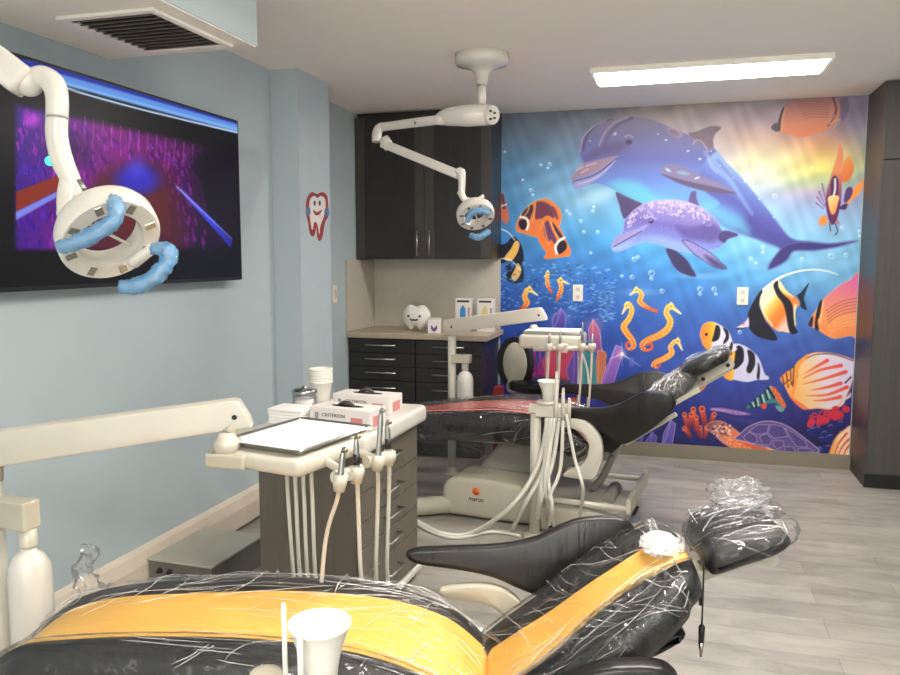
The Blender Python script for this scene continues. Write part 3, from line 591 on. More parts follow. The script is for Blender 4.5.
    for q,w_ in ((((360,265),(375,400)),4.6),(((300,300),(330,410)),4),(((418,262),(440,370)),5.6),(((500,300),(478,350)),4.4),(((345,300),(330,380)),4),(((300,395),(340,445)),4),(((405,390),(415,450)),4),(((450,390),(440,450)),4),(((380,320),(395,430)),4)):
        pts = g(*q); P.line(pts,w_,(232,96,52),(120,40,60)); P.ell(*pts[0],w_*.42,w_*.34,(150,44,34)); P.ring(*pts[0],w_*.46,(248,140,90),w=.4,alpha=.9)
    P.line(g((480,265),(560,270),(650,288),(742,298)),[2.4,4,5,1.4],(150,110,168),(130,100,166)); 
    for k in range(30): x=485+rs.rand()*240; P.ell(640+x/6.75,370+(262+(x-480)*.14)/6.75,1,.9,(176,136,186))
    P.line(g((520,300),(640,330),(760,350)),[1,3,4],(60,60,130),alpha=.7)
    # red and blue corals right
    for k in range(46):
        t = rs.rand(); x = 809+t*38+rs.randn()*1.5; y = 424-t*14+rs.randn()*3.2; P.ring(x,y,1.5+rs.rand(),(206,46,66),w=.8,alpha=.9)
    for k in range(34):
        x = 806+rs.rand()*48; y = 428+rs.rand()*28-(x-806)*.15; P.ell(x,y,3.4,3,(34,36,110)); P.line([(x-2,y-1.4),(x,y-2.5),(x+2,y-1.6)],.8,(110,140,206),alpha=.85)
    # turtle
    P.poly(g((445,388),(470,355),(505,342),(560,348),(640,398),(700,450),(760,500),(830,520),(900,530),(900,560),(740,548),(640,535),(570,500),(500,440)),(196,120,110),grad=(706,425,750,450,[(120,60,70),(206,130,110),(230,110,70),(216,90,60)]),edge=(234,190,180),ew=.9)
    for k in range(40): P.ell(640+(490+rs.rand()*120)/6.75,370+(365+rs.rand()*80)/6.75,1.3,.9,(70,30,44) if k%2 else (240,220,210),rot=rs.rand()*3,alpha=.8)
    for k in range(60): x=560+rs.rand()*200; P.ell(640+x/6.75,370+(430+(x-560)*.5+rs.rand()*50)/6.75,.8,.5,(246,180,120),alpha=.7)
    P.poly(c((-40,395),(0,360),(50,318),(120,286),(195,275),(290,295),(370,340),(450,400),(540,478),(480,497),(390,492),(280,492),(180,455),(60,425),(0,410)),(96,78,136),edge=(226,206,226),ew=1.2,noise_amt=.06)
    for q in (((20,385),(60,350),(110,378),(120,415),(80,430),(40,410)),((130,380),(180,362),(218,400),(205,440),(150,438)),((228,405),(290,410),(300,440),(250,470),(225,440)),((300,450),(360,448),(380,488),(300,488)),((385,462),(470,462),(500,485),(400,490)),((60,345),(120,300),(200,300),(180,360),(110,370)),((205,300),(290,310),(330,380),(230,395),(190,358)),((300,320),(370,360),(440,410),(460,455),(380,450),(335,385))):
        Q = c(*q); P.poly(Q,(82,68,128),curve=False,edge=(200,180,214),ew=.8,noise_amt=.1)
    P.poly(c((180,455),(240,480),(270,492),(210,485)),(240,180,110))
    P.poly(c((600,510),(615,450),(650,380),(700,338),(760,315),(760,540),(640,540)),(240,190,150),grad=(830,440,850,440,[(236,150,60),(244,210,170),(240,200,180)]),edge=(234,140,50),ew=1.4)
    for q in (((640,505),(665,430),(720,360)),((665,505),(690,450),(735,400)),((700,510),(715,470),(740,440))): P.line(c(*q),[1,2.2],(210,90,50))
m_mural = attr_mat('printed_sea_mural',.5,spec=.3)
MX0,MX1,MZ0,MZ1 = -1.262,1.12,.10,2.438
mur = grid_mesh('wall_mural',(MX0,YB-.002,MZ0),(1,0,0),(0,0,1),MX1-MX0,MZ1-MZ0,476,469,paint_mural,m_mural)
tag(mur,'wall-sized printed underwater mural of dolphins, fish, seahorses and a turtle','mural')

# ================================================================== FIXED FURNITURE
m_cab = mat('dark_brown_laminate',(42,40,39),.35,var=.12,vscale=3,stretch=(20,20,1))
m_stile = mat('dark_brown_laminate_edge',(64,60,57),.35,var=.1,vscale=3,stretch=(20,20,1))
m_tall = mat('charcoal_wood_laminate',(68,64,60),.45,var=.14,vscale=3,stretch=(16,16,.6))
m_chrome = mat('brushed_steel',(190,186,180),.28,metal=1)
m_steel = mat('stainless_steel',(176,176,172),.22,metal=1)
m_top = mat('beige_stone_laminate_worktop',(176,160,138),.4,var=.08,vscale=40)
m_splash = mat('grey_beige_laminate_panel',(188,181,167),.5,var=.04,vscale=30)
m_plate = mat('ivory_plastic_plate',(228,220,202),.4)
m_dark = mat('black_plastic',(20,20,21),.4)
m_hollow_shade = mat('painted_hollow_shade',(16,15,14),.9)  # dark colour standing in for the shade inside hollows
m_cream = mat('cream_equipment_plastic',(198,193,179),.34,coat=.2)
m_cream2 = mat('warm_cream_plastic',(184,178,160),.38)
m_whitep = mat('glossy_white_plastic',(214,211,202),.25,coat=.3)
m_paper = mat('white_paper',(238,236,232),.8)
m_card = mat('white_carton',(222,216,212),.6)
m_pinkp = mat('pink_print',(206,132,128),.6); m_greyp = mat('grey_print',(150,146,150),.6); m_inkp = mat('dark_print',(48,44,50),.6)
m_bluep = mat('blue_print',(56,140,200),.5); m_yelp = mat('yellow_print',(214,196,130),.5); m_purp = mat('purple_print',(96,60,120),.5)

def bar_handle(name, p, q, stand, parent, r=.005, out=(0,-1,0)):
    bm = bmesh.new(); p=Vector(p); q=Vector(q); o=Vector(out)*stand; d=(q-p).normalized()*.012
    add_tube(bm,[p+o,q+o],r,8)
    for s_ in (p+d,q-d): add_tube(bm,[s_,s_+o],r*.9,8)
    return obj(name,bm,m_chrome,parent)

# upper cabinet (two tall doors up to the ceiling)
UX0,UX1,UY = XB+.003,-1.262,5.37
t = thing('wall_cabinet','dark brown two-door wall cabinet above the beige worktop','cabinet',((UX0+UX1)/2,5.5,1.40))
obj('carcass', box_bm(UX0,UX1,UY+.02,YB-.001,1.40,2.405), m_cab, t)
MIDX = -1.745
for k,(a,b,hx) in enumerate(((UX0+.002,MIDX-.0015,MIDX-.045),(MIDX+.0015,UX1-.002,MIDX+.045))):
    bm = bmesh.new(); z0,z1 = 1.402,2.40; st=.07
    add_box(bm,a,a+st,UY,UY+.019,z0,z1,mi=1); add_box(bm,b-st,b,UY,UY+.019,z0,z1,mi=1)
    add_box(bm,a+st,b-st,UY+.004,UY+.019,z0,z1)
    dr = obj('door', bm, [m_cab,m_stile], t)
    bar_handle('handle',(hx,UY,1.42),(hx,UY,1.60),.03,dr)
# back splash and its return
obj('filler', box_bm(UX0,UX1,UY+.05,YB-.001,2.405,HC-.003), m_cab, t)
solo('splash_panel', box_bm(XB+.02,-1.262,YB-.022,YB-.002,.884,1.396), m_splash, 'grey-beige laminate splash panel between worktop and dark wall cabinet','panel')
solo('splash_panel', box_bm(XB+.001,XB+.018,5.17,YB-.003,.884,1.392), m_splash, 'grey-beige laminate side splash on the left wall at the worktop end','panel')
# base units
def base_unit(x0,x1,label,side):
    t = thing('base_cabinet', label, 'cabinet', ((x0+x1)/2,5.4,0), group='dark drawer units under the worktop')
    obj('carcass', box_bm(x0,x1,5.225,YB-.001,.10,.838), m_cab, t)
    obj('toe_kick', box_bm(x0+.001,x1-.001,5.28,YB-.001,0,.10), m_dark, t)
    z = .834
    for h in (.098,.098,.098,.215,.215):
        d = obj('drawer', rbox_bm(x0+.002,x1-.002,5.205,5.224,z-h+.003,z,r=.002,seg=1), m_cab, t)
        c = (x0+x1)/2
        bar_handle('handle',(c-.115,5.205,z-.04 if h<.2 else z-.05),(c+.115,5.205,z-.04 if h<.2 else z-.05),.028,d)
        z -= h
    return t
base_unit(XB+.004,-1.762,'dark brown base cabinet with drawers, the one at the left wall',0)
base_unit(-1.758,-1.275,'dark brown base cabinet with drawers, the one behind the white delivery arm',1)
solo('worktop', rbox_bm(XB+.002,-1.238,5.17,YB-.001,.842,.882,r=.006), m_top, 'beige laminate worktop over the dark drawer units','worktop')

# tall cabinet on the right
TX0,TX1,TY = 1.125,1.93,5.235
t = thing('tall_cabinet','tall charcoal wood-grain cabinet at the right end of the mural','cabinet',((TX0+TX1)/2,5.45,0))
obj('carcass', box_bm(TX0,TX1,TY+.02,YB-.001,.09,HC-.004), m_tall, t)
obj('toe_kick', box_bm(TX0+.004,TX1-.001,TY+.045,YB-.001,0,.09), m_dark, t)
for a,b in ((TX0+.002,(TX0+TX1)/2-.001),((TX0+TX1)/2+.001,TX1-.002)):
    for z0,z1 in ((.10,1.98),(1.985,HC-.02)):
        d = obj('door', rbox_bm(a,b,TY,TY+.019,z0,z1,r=.002,seg=1), m_tall, t)
        hx = b-.04 if a < 1.3 else a+.04
        bar_handle('handle',(hx,TY,1.0 if z0<1 else 2.02),(hx,TY,1.2 if z0<1 else 2.14),.03,d)

# outlets and switch
def outlet(cx, cz, label):
    t = thing('wall_outlet', label, 'outlet', (cx,YB-.003,cz), group='outlets on the mural')
    obj('cover_plate', rbox_bm(cx-.036,cx+.036,YB-.012,YB-.003,cz-.06,cz+.06,r=.003), m_plate, t)
    for dz in (-.028,.028):
        bm = bmesh.new(); add_rbox(bm,cx-.017,cx+.017,YB-.0145,YB-.0115,cz+dz-.017,cz+dz+.017,r=.0012,seg=1); s_=obj('socket', bm, m_whitep, t)
        bm = bmesh.new(); add_box(bm,cx-.008,cx-.0055,YB-.0152,YB-.0144,cz+dz-.003,cz+dz+.008); add_box(bm,cx+.0055,cx+.008,YB-.0152,YB-.0144,cz+dz-.003,cz+dz+.007)
        add_tube(bm,[(cx,YB-.0152,cz+dz-.009),(cx,YB-.0144,cz+dz-.009)],.0028,8); obj('slots', bm, m_dark, s_)
p = at(578,293,Y=YB); outlet(p.x,p.z,'white wall outlet on the mural beside the small orange seahorses')
p = at(742.5,296,Y=YB); outlet(p.x,p.z,'white wall outlet on the mural left of the black and yellow banner fish')
p = at(344,293,X=XB)
t = thing('light_switch','ivory light switch on the left wall beside the splash panel','switch',(XB,4.98,p.z))
obj('cover_plate', rbox_bm(XB,XB+.008,4.945,5.02,p.z-.06,p.z+.06,r=.003), m_plate, t)
obj('toggle', rbox_bm(XB+.007,XB+.014,4.968,4.998,p.z-.03,p.z+.03,r=.002), m_whitep, t)

# air register in the soffit
t = thing('air_vent','square white ceiling vent with dark slanted louvres in the blue soffit','vent',(-1.79,2.42,2.19))
bm = bmesh.new(); vx0,vx1,vy0,vy1 = -1.975,-1.60,2.20,2.66; zt=2.1955
for a in ((vx0,vx1,vy0,vy0+.03),(vx0,vx1,vy1-.03,vy1),(vx0,vx0+.03,vy0+.03,vy1-.03),(vx1-.03,vx1,vy0+.03,vy1-.03)): add_rbox(bm,*a,zt-.012,zt,r=.003,seg=1)
obj('frame', bm, m_ceil, t)
obj('duct_shade_sheet', box_bm(vx0+.03,vx1-.03,vy0+.03,vy1-.03,zt-.0015,zt-.0002), m_hollow_shade, t)  # flat dark sheet in place of the shaded duct above the louvres
m_louvre = mat('grey_painted_louvre',(150,142,130),.5)
for k in range(11):
    y = vy0+.048+k*.0365
    M = Matrix.Translation((0,y,zt-.007)) @ Matrix.Rotation(R(38),4,'X')
    obj('louvre', box_bm(vx0+.03,vx1-.03,-.009,.009,-.0007,.0007,M=M), m_louvre, t)

# ================================================================== TELEVISION on the left wall
TVX = -2.115
p0 = at(243,122,X=TVX); p1 = at(238,280,X=TVX)
ty1 = (p0.y+p1.y)/2; tz1 = p0.z; tz0 = p1.z; ty0 = ty1-(tz1-tz0)*1.95
t = thing('television','large wall-mounted television showing a purple lit stage scene','television',(TVX,(ty0+ty1)/2,tz0))
obj('housing', rbox_bm(TVX-.045,TVX,ty0,ty1,tz0,tz1,r=.006), m_dark, t)
bm = bmesh.new(); add_box(bm,XL+.004,TVX-.04,(ty0+ty1)/2-.2,(ty0+ty1)/2+.2,(tz0+tz1)/2-.15,(tz0+tz1)/2+.15); obj('wall_bracket', bm, m_dark, t)
bm = bmesh.new(); M = frame_M((TVX+.0006,ty1-.09,tz0+.007),(1,0,0)); 
bb = text_bm('SAMSUNG',.011,M); obj('lettering', bb, mat('silver_lettering',(150,150,150),.4), t) if False else bb.free()
def paint_tv(P):
    X,Y = P.X,P.Y; P.c[:] = (10,10,14)
    # L(u,v): screen fractions -> photo px of the screen plane
    def S(u,v):
        y = ty0+(ty1-ty0)*u; z = tz1-(tz1-tz0)*v; return pj(TVX,y,z)
    P.poly([(16,58),(60,68),(243,122),(243,134),(60,84),(10,70)],(90,140,216),curve=False,soft=1); P.poly([(16,58),(60,68),(243,122),(243,126),(60,74),(16,63)],(30,44,150),curve=False,soft=1)
    P.line([(60,86),(120,104),(243,134)],1.6,(190,214,240)); P.line([(60,82),(243,131)],2.5,(120,170,228),curve=False)
    # picture area
    pic = [(16,105),(60,112),(110,124),(180,142),(207,150),(207,215),(180,258),(110,262),(16,256)]
    P.poly([(16,105),(208,147),(236,152),(236,240),(200,256),(16,256)],(30,10,40),curve=False,soft=2)
    P.poly([(16,105),(208,147),(206,214),(190,250),(16,254)],(96,22,120),curve=False,soft=4,grad=(16,180,215,200,[(60,20,130),(104,26,128),(120,28,116),(84,20,86),(30,10,36)]))
    rs = np.random.RandomState(9)
    for k in range(900):
        x = 16+rs.rand()*190; y = 106+(x-16)*.22+rs.rand()*135; 
        if y > 254: continue
        base = [(176,40,190),(130,30,160),(60,12,80),(200,60,200),(40,20,120)][rs.randint(5)]
        if x < 50 and y > 150: base = [(50,24,170),(30,12,110),(90,40,200)][rs.randint(3)]
        P.line([(x,y),(x+rs.rand()*4-1,y+3+rs.rand()*5)],1.2+rs.rand(),base,curve=False,alpha=.55*(1-.6*max(0,(x-150)/60)))
    P.ell(32,120,14,12,(214,70,226),alpha=.7,soft=.9); P.ell(70,150,40,30,(20,6,40),alpha=.5,soft=1)
    for k in range(14): P.line([(85+k*9,116+k*2.4),(84+k*9,140+k*2)],1,(190,90,200),curve=False,alpha=.5)
    # warm brown floor drape and the two light beams
    P.poly([(92,186),(110,168),(160,165),(176,200),(182,248),(140,262),(90,256),(80,215)],(74,28,26),soft=9,alpha=.8)
    P.poly([(104,186),(130,176),(160,180),(168,220),(150,236),(112,226)],(104,44,34),soft=8,alpha=.5)
    P.poly([(16,192),(66,172),(66,186),(16,212)],(132,44,30),curve=False,soft=.8); P.poly([(16,212),(66,187),(66,192),(16,220)],(120,130,220),curve=False,soft=.8)
    P.poly([(176,186),(182,190),(232,238),(231,248)],(56,70,220),curve=False,soft=.9,grad=(176,186,232,244,[(110,130,240),(60,70,220),(40,40,160)])); P.line([(177,187),(232,239)],.9,(140,160,250),curve=False)
    P.ell(137,180,34,22,(48,44,190),alpha=.9,soft=.7); P.ell(137,168,18,18,(80,80,230),alpha=.6,soft=1)
    P.poly([(195,152),(236,152),(236,236),(214,212),(200,190)],(12,6,16),soft=6,alpha=.8)
    P.poly([(0,250),(236,250),(236,275),(0,290)],(8,8,10),curve=False,soft=3)
m_tv = attr_mat('lit_television_picture',.3,emit=.62,spec=.12)
sc = grid_mesh('screen',(TVX+.0008,ty0+.012,tz0+.016),(0,1,0),(0,0,1),ty1-ty0-.024,tz1-tz0-.028,300,170,paint_tv,m_tv)
sc.parent = t; sc.location = Vector(sc.location)-Vector(t.location)
# ================================================================== TOOTH STICKER on the pier
SX = -2.0345
def S2(x,y,dx=0):
    q = at(x,y,X=SX); return (q.y,q.z)
t = thing('wall_sticker','tooth-shaped sticker with red outline and smiling face on the blue pier','sticker',(SX,at(317,215,X=SX).y,at(317,215,X=SX).z))
m_red = mat('brick_red_vinyl',(150,58,52),.5); m_wv = mat('white_vinyl',(222,218,212),.5); m_bv = mat('blue_grey_vinyl',(96,118,150),.5)
def flat(pts,h0,h1,n=5): return prism_bm([ (v.x,v.y) for v in catmull([(*S2(x,y),0) for x,y in pts],n,True)],SX+h0,SX+h1,'x')
outl = [(308,196),(312,192),(317,194),(322,192),(327,196),(328,206),(328,217),(325,222),(322,238),(318,240),(316,228),(314,236),(310,234),(308,222),(306,214),(306,203)]
cx_,cy_ = 317,213
obj('outline', flat(outl,0,.0012), m_red, t)
obj('tooth_shape', flat([(310,199),(314,196),(317,198),(321,196),(325,200),(325,210),(323,218),(320,226),(319,234),(317,224),(314,222),(312,230),(310,220),(309,208)],.0012,.0022), m_wv, t)
obj('hand', flat([(306,208),(309,207),(310,213),(308,216),(306,214)],.0022,.003), m_bv, t); obj('hand', flat([(325,208),(328,208),(329,214),(326,217),(324,213)],.0022,.003), m_bv, t)
for ex in (314.3,319.3): obj('eye', flat([(ex-1.1,203),(ex,200.5),(ex+1.1,203),(ex,206)],.0022,.003), m_inkp, t)
obj('mouth', flat([(312.5,210),(317,212),(321.5,209.5),(319,214.5),(315,215)],.0022,.003), m_red, t)

# ================================================================== THINGS ON THE WORKTOP
ZT = .882
# tooth plush
pc = at(416.5,316,Y=5.42); th = .165
t = thing('tooth_toy','white plush tooth with black smiling face on the beige worktop','toy',(pc.x,5.42,ZT))
bm = bmesh.new(); bmesh.ops.create_icosphere(bm, subdivisions=4, radius=1)
for v in bm.verts:
    x,y,z = v.co
    top = .12*math.exp(-((abs(x)-.5)/.32)**2) if z>0 else 0
    notch = -.10*math.exp(-(x/.2)**2)*max(0,z)**2
    leg = -.18*math.exp(-((abs(x)-.42)/.25)**2)*max(0,-z)**1.5+.30*math.exp(-(x/.17)**2)*max(0,-z)**2
    sx = 1.0+.06*z
    sx *= 1+.10*abs(z)**2; v.co = Vector((x*.088*sx*(1 if z>-.6 else .95), y*.05, (z*.88+top+notch+leg)*.083+.082))
zmin = min(v.co.z for v in bm.verts)
bmesh.ops.translate(bm, verts=bm.verts, vec=(0,0,-zmin)); TS = 1.2; bmesh.ops.scale(bm, verts=bm.verts, vec=(TS,TS,TS))
obj('body', bm, mat('white_plush',(232,228,220),.8,bump=.2,bscale=300), t, local=True, smooth=True)
for sx in (-.036,.036):
    b2 = bmesh.new(); bmesh.ops.create_uvsphere(b2,u_segments=12,v_segments=8,radius=.0085); bmesh.ops.translate(b2,verts=b2.verts,vec=(sx*1.2,-.0565,.108)); obj('eye', b2, m_dark, t, local=True, smooth=True)
bm = bmesh.new(); add_tube(bm,[(-.028,-.0585,.088),(-.015,-.061,.079),(0,-.062,.083),(.015,-.061,.079),(.028,-.0585,.088)],.0055,8,smooth=4); obj('mouth', bm, m_dark, t, local=True)
# small white carton
def carton(name,x0,x1,y0,y1,z0,z1,label,cat,rz=0,group=None):
    t = thing(name,label,cat,((x0+x1)/2,(y0+y1)/2,z0),rz,group)
    w_,d_,h_ = x1-x0,y1-y0,z1-z0
    obj('carton', rbox_bm(-w_/2,w_/2,-d_/2,d_/2,0,h_,r=.0015,seg=1), m_card, t, local=True)
    return t,w_,d_,h_
a = at(436,330,Z=ZT)
t,w_,d_,h_ = carton('small_box',-1.70,-1.61,5.25,5.40,ZT,ZT+.1,'small white box with a dark chevron right of the plush tooth','box',R(14))
bm = bmesh.new(); add_prism(bm,[(-.022,.03),(-.022,.06),(0,.035),(.022,.06),(.022,.03),(0,.008)],-d_/2-.0006,-d_/2,'y'); obj('printed_mark', bm, m_purp, t, local=True)
# two upright glove cartons
for (x,lab,mm) in ((463,'upright white glove box with a blue printed hand on the worktop',m_bluep),(485,'upright white glove box with a yellow printed hand on the worktop',m_yelp)):
    q = at(x,314,Y=5.46); cx = q.x
    t,w_,d_,h_ = carton('glove_box',cx-.058,cx+.058,5.46,5.54,ZT,ZT+.235,lab,'glove box',group='upright glove boxes')
    bm = bmesh.new(); y0 = -d_/2-.0006
    P_ = [(-.02,.06),(-.024,.12),(-.02,.165),(-.012,.17),(-.008,.185),(0,.188),(.006,.18),(.012,.17),(.018,.16),(.02,.12),(.018,.06)]
    add_prism(bm,P_,y0,-d_/2,'y'); obj('printed_hand', bm, mm, t, local=True)
    obj('printed_band', box_bm(-.045,.045,y0,-d_/2,.208,.222), m_inkp, t, local=True)
    obj('printed_panel', box_bm(.036,.05,y0,-d_/2,.03,.17), m_greyp, t, local=True)

# ================================================================== MOBILE CART
CA = R(-1.8); CN = Vector((-1.098,2.615,0))
CM = Matrix.Translation(CN) @ Matrix.Rotation(CA,4,'Z')      # local: x to the left is negative, y to the back
m_cart = mat('grey_brown_wood_laminate',(100,92,82),.45,var=.1,vscale=3,stretch=(14,14,1))
m_cart2 = mat('cream_cart_top',(210,205,195),.38)
CW,CD = .424,.60
t = thing('mobile_cart','grey-brown drawer cart with cream top beside the near delivery unit','cart',CN,CA)
cart = t
obj('body', box_bm(-CW,-.02,0,CD,.06,.70), m_cart, t, local=True)
obj('plinth', rbox_bm(-CW+.01,.012,-.005,CD+.02,.035,.06,r=.006), m_cart2, t, local=True)
bm = bmesh.new()
for cx in (-CW+.05,-.05):
    for cy in (.05,CD-.05): add_lathe(bm,[(0,-.012),(.02,-.012),(.024,0),(.02,.012),(0,.012)],Matrix.Translation((cx,cy,.024))@Matrix.Rotation(PI/2,4,'X'),16)
casters = None
for k,(cx,cy) in enumerate(((-CW+.05,.05),(-CW+.05,CD-.05),(-.05,.05),(-.05,CD-.05))):
    obj('caster', lathe_bm([(0,-.012),(.02,-.012),(.024,0),(.02,.012),(0,.012)],Matrix.Translation((cx,cy,.024))@Matrix.Rotation(PI/2,4,'X'),16)if True else None, m_dark, t, local=True)
bm.free()
obj('top', rbox_bm(-CW-.03,.035,-.03,CD+.035,.70,.775,r=.022,seg=4), m_cart2, t, local=True, smooth=True)
zs = [.695,.545,.435,.33,.225,.065]
for k in range(5):
    d = obj('drawer', rbox_bm(-.0195,.0,.004,CD-.004,zs[k+1]+.004,zs[k],r=.002,seg=1), m_cart, t, local=True)
    obj('edge_strip', box_bm(-.019,.0012,.004,CD-.004,zs[k+1]+.0005,zs[k+1]+.0038), m_chrome, d, local=True)
    zc = (zs[k]+zs[k+1])/2+.012
    bm = bmesh.new(); add_tube(bm,[(0,.22,zc),(.03,.22,zc),(.03,.36,zc),(0,.36,zc)],.0045,8); obj('handle', bm, m_chrome, d, local=True)
bm = bmesh.new(); add_rbox(bm,-CW-.028,-CW+.10,-.012,.02,.778,.79,r=.003)
bm.free()
# things standing on the cart
ZC = .777
def cartpt(x,y,z=ZC): return at(x,y,Z=z)
def glove_box(cx,cy,rz,label,W_=.262,D_=.12,H_=.075,txt='CRITERION'):
    t = thing('glove_box',label,'glove box',(cx,cy,ZC),rz,'glove boxes on the cart')
    obj('carton', rbox_bm(-W_/2,W_/2,-D_/2,D_/2,0,H_,r=.0015,seg=1), m_card, t, local=True)
    bm = bmesh.new(); add_lathe(bm,[(0,H_-.0002),(1,H_-.0002),(1,H_+.0006),(0,H_+.0006)],None,32)
    for v in bm.verts: v.co.x *= .07; v.co.y *= .022
    obj('opening_shade', bm, m_hollow_shade, t, local=True)  # flat dark disc painted as the shade inside the box slot
    obj('glove_tip', tube_bm([(-.045,0,H_),(-.02,.003,H_+.011),(.01,-.004,H_+.013),(.035,0,H_)],[.004,.011,.01,.004],8,smooth=4,flat=.7), mat('grey_glove',(70,68,66),.6) if 'grey_glove' not in bpy.data.materials else bpy.data.materials['grey_glove'], t, local=True)
    y0 = -D_/2-.0006
    M = Matrix.Translation((-.025,y0,H_*.62)) @ Matrix.Rotation(PI/2,4,'X')
    obj('lettering', text_bm(txt,.019,M,spacing=1.05), m_inkp, t, local=True)
    obj('printed_panel', box_bm(.05,.10,y0,-D_/2,.008,.045), m_pinkp, t, local=True)
    obj('printed_panel', box_bm(-.10,.04,y0,-D_/2,.010,.020), m_greyp, t, local=True)
    obj('printed_panel', box_bm(-.108,-.092,y0,-D_/2,.030,.055), m_greyp, t, local=True)
    obj('printed_panel', box_bm(W_/2,W_/2+.0006,-.035,.035,.01,.05), m_pinkp, t, local=True)
    return t
q = at(344,424,Z=ZC); glove_box(-1.20,2.74,R(-8),'white glove box with pink print, nearer one behind the tray')
glove_box(-1.235,3.03,R(-5),'white glove box with pink print, farther one near the drawer corner')
# folded towels
t = thing('towel_stack','stack of white folded paper towels left of the glove boxes','towels',(-1.43,2.74,ZC),R(-4))
for k in range(5): obj('towel', rbox_bm(-.075+random.uniform(-.004,.004),.075+random.uniform(-.004,.004),-.06,.06,k*.012,k*.012+.0115,r=.004), m_paper, t, local=True)
# sleeve of foam cups
m_foam = mat('white_foam',(236,232,222),.6)
t = thing('cup_stack','sleeve of white foam cups standing behind the glass jar','cups',(-1.50,3.14,ZC))
CUP=[(0,0),(.026,0),(.0275,.03),(.034,.075),(.0365,.078),(.0375,.084),(.036,.086),(.034,.083),(.0245,.006),(0,.006)]
for k in range(6):
    obj('foam_cup', lathe_bm([(r*1.4,z*1.15) for r,z in CUP],Matrix.Translation((0,0,k*.011)),28), m_foam, t, local=True)
m_clear = plastic_film('clear_glass_wall',haze=.05,rough=.03,bs=2,bstr=.0,fac=.05)
t = thing('glass_jar','clear glass jar with a steel lid on the cart behind the towels','jar',(-1.475,2.93,ZC))
obj('jar_body', lathe_bm([(0,0),(.046,0),(.05,.006),(.05,.065),(.044,.075),(.042,.075),(.046,.064),(.046,.008),(0,.006)],None,28), m_clear, t, local=True)
obj('lid', lathe_bm([(0,.076),(.05,.076),(.052,.08),(.052,.092),(.046,.097),(.008,.099),(.009,.108),(0,.11)],None,28), m_steel, t, local=True)
obj('cotton', lathe_bm([(0,.008),(.043,.008),(.044,.05),(.02,.058),(0,.06)],None,20), m_paper, t, local=True)

# junction box on the floor
t = thing('floor_box','grey metal utility box on the floor against the cream skirting','utility box',(-1.98,2.97,0),R(-2))
m_gm = mat('grey_green_painted_metal',(176,174,160),.5); m_gm2 = mat('dark_grey_metal_side',(110,108,100),.5)
obj('case', box_bm(-.155,.155,-.2,.2,.0,.128), m_gm2, t, local=True)
obj('lid', rbox_bm(-.162,.162,-.207,.207,.128,.138,r=.002,seg=1), m_gm, t, local=True)
for (px_,zz,r_) in ((-.10,.09,.012),(-.05,.09,.012),(.02,.07,.022),(.10,.09,.010),(-.05,.045,.01)):
    obj('knob', lathe_bm([(0,0),(r_,0),(r_,.008),(r_*.6,.012),(r_*.6,.02),(0,.02)],Matrix.Translation((px_,-.2,zz))@Matrix.Rotation(PI/2,4,'X'),14), m_dark, t, local=True)
obj('knob', lathe_bm([(0,0),(.009,0),(.009,.008),(0,.01)],Matrix.Translation((.155,-.13,.07))@Matrix.Rotation(PI/2,4,'Y'),14), m_dark, t, local=True)

# ================================================================== DENTAL CHAIRS
m_blk = mat('black_upholstery',(21,20,20),.42,spec=.5,bump=.08,bscale=40)
m_yel = mat('yellow_upholstery',(253,200,94),.45,bump=.06,bscale=40)
m_redu = mat('coral_red_upholstery',(238,120,112),.45,bump=.06,bscale=40)
m_arm = mat('black_leather_arm',(23,21,20),.34,spec=.5,bump=.35,bscale=9,stretch=(2.4,1,.5))
m_film = plastic_film('clear_plastic_wrap',haze=.02,rough=.12,scale=(1,2.6,1.4),bs=11,bstr=.6,fac=.03,bdist=.012)
m_film2 = plastic_film('cloudy_plastic_bag',haze=.08,rough=.14,bs=16,bstr=.8,fac=.03,bdist=.014)
m_film3 = plastic_film('bunched_plastic_wrap',haze=.55,rough=.3,bs=22,bstr=.5,fac=.04)

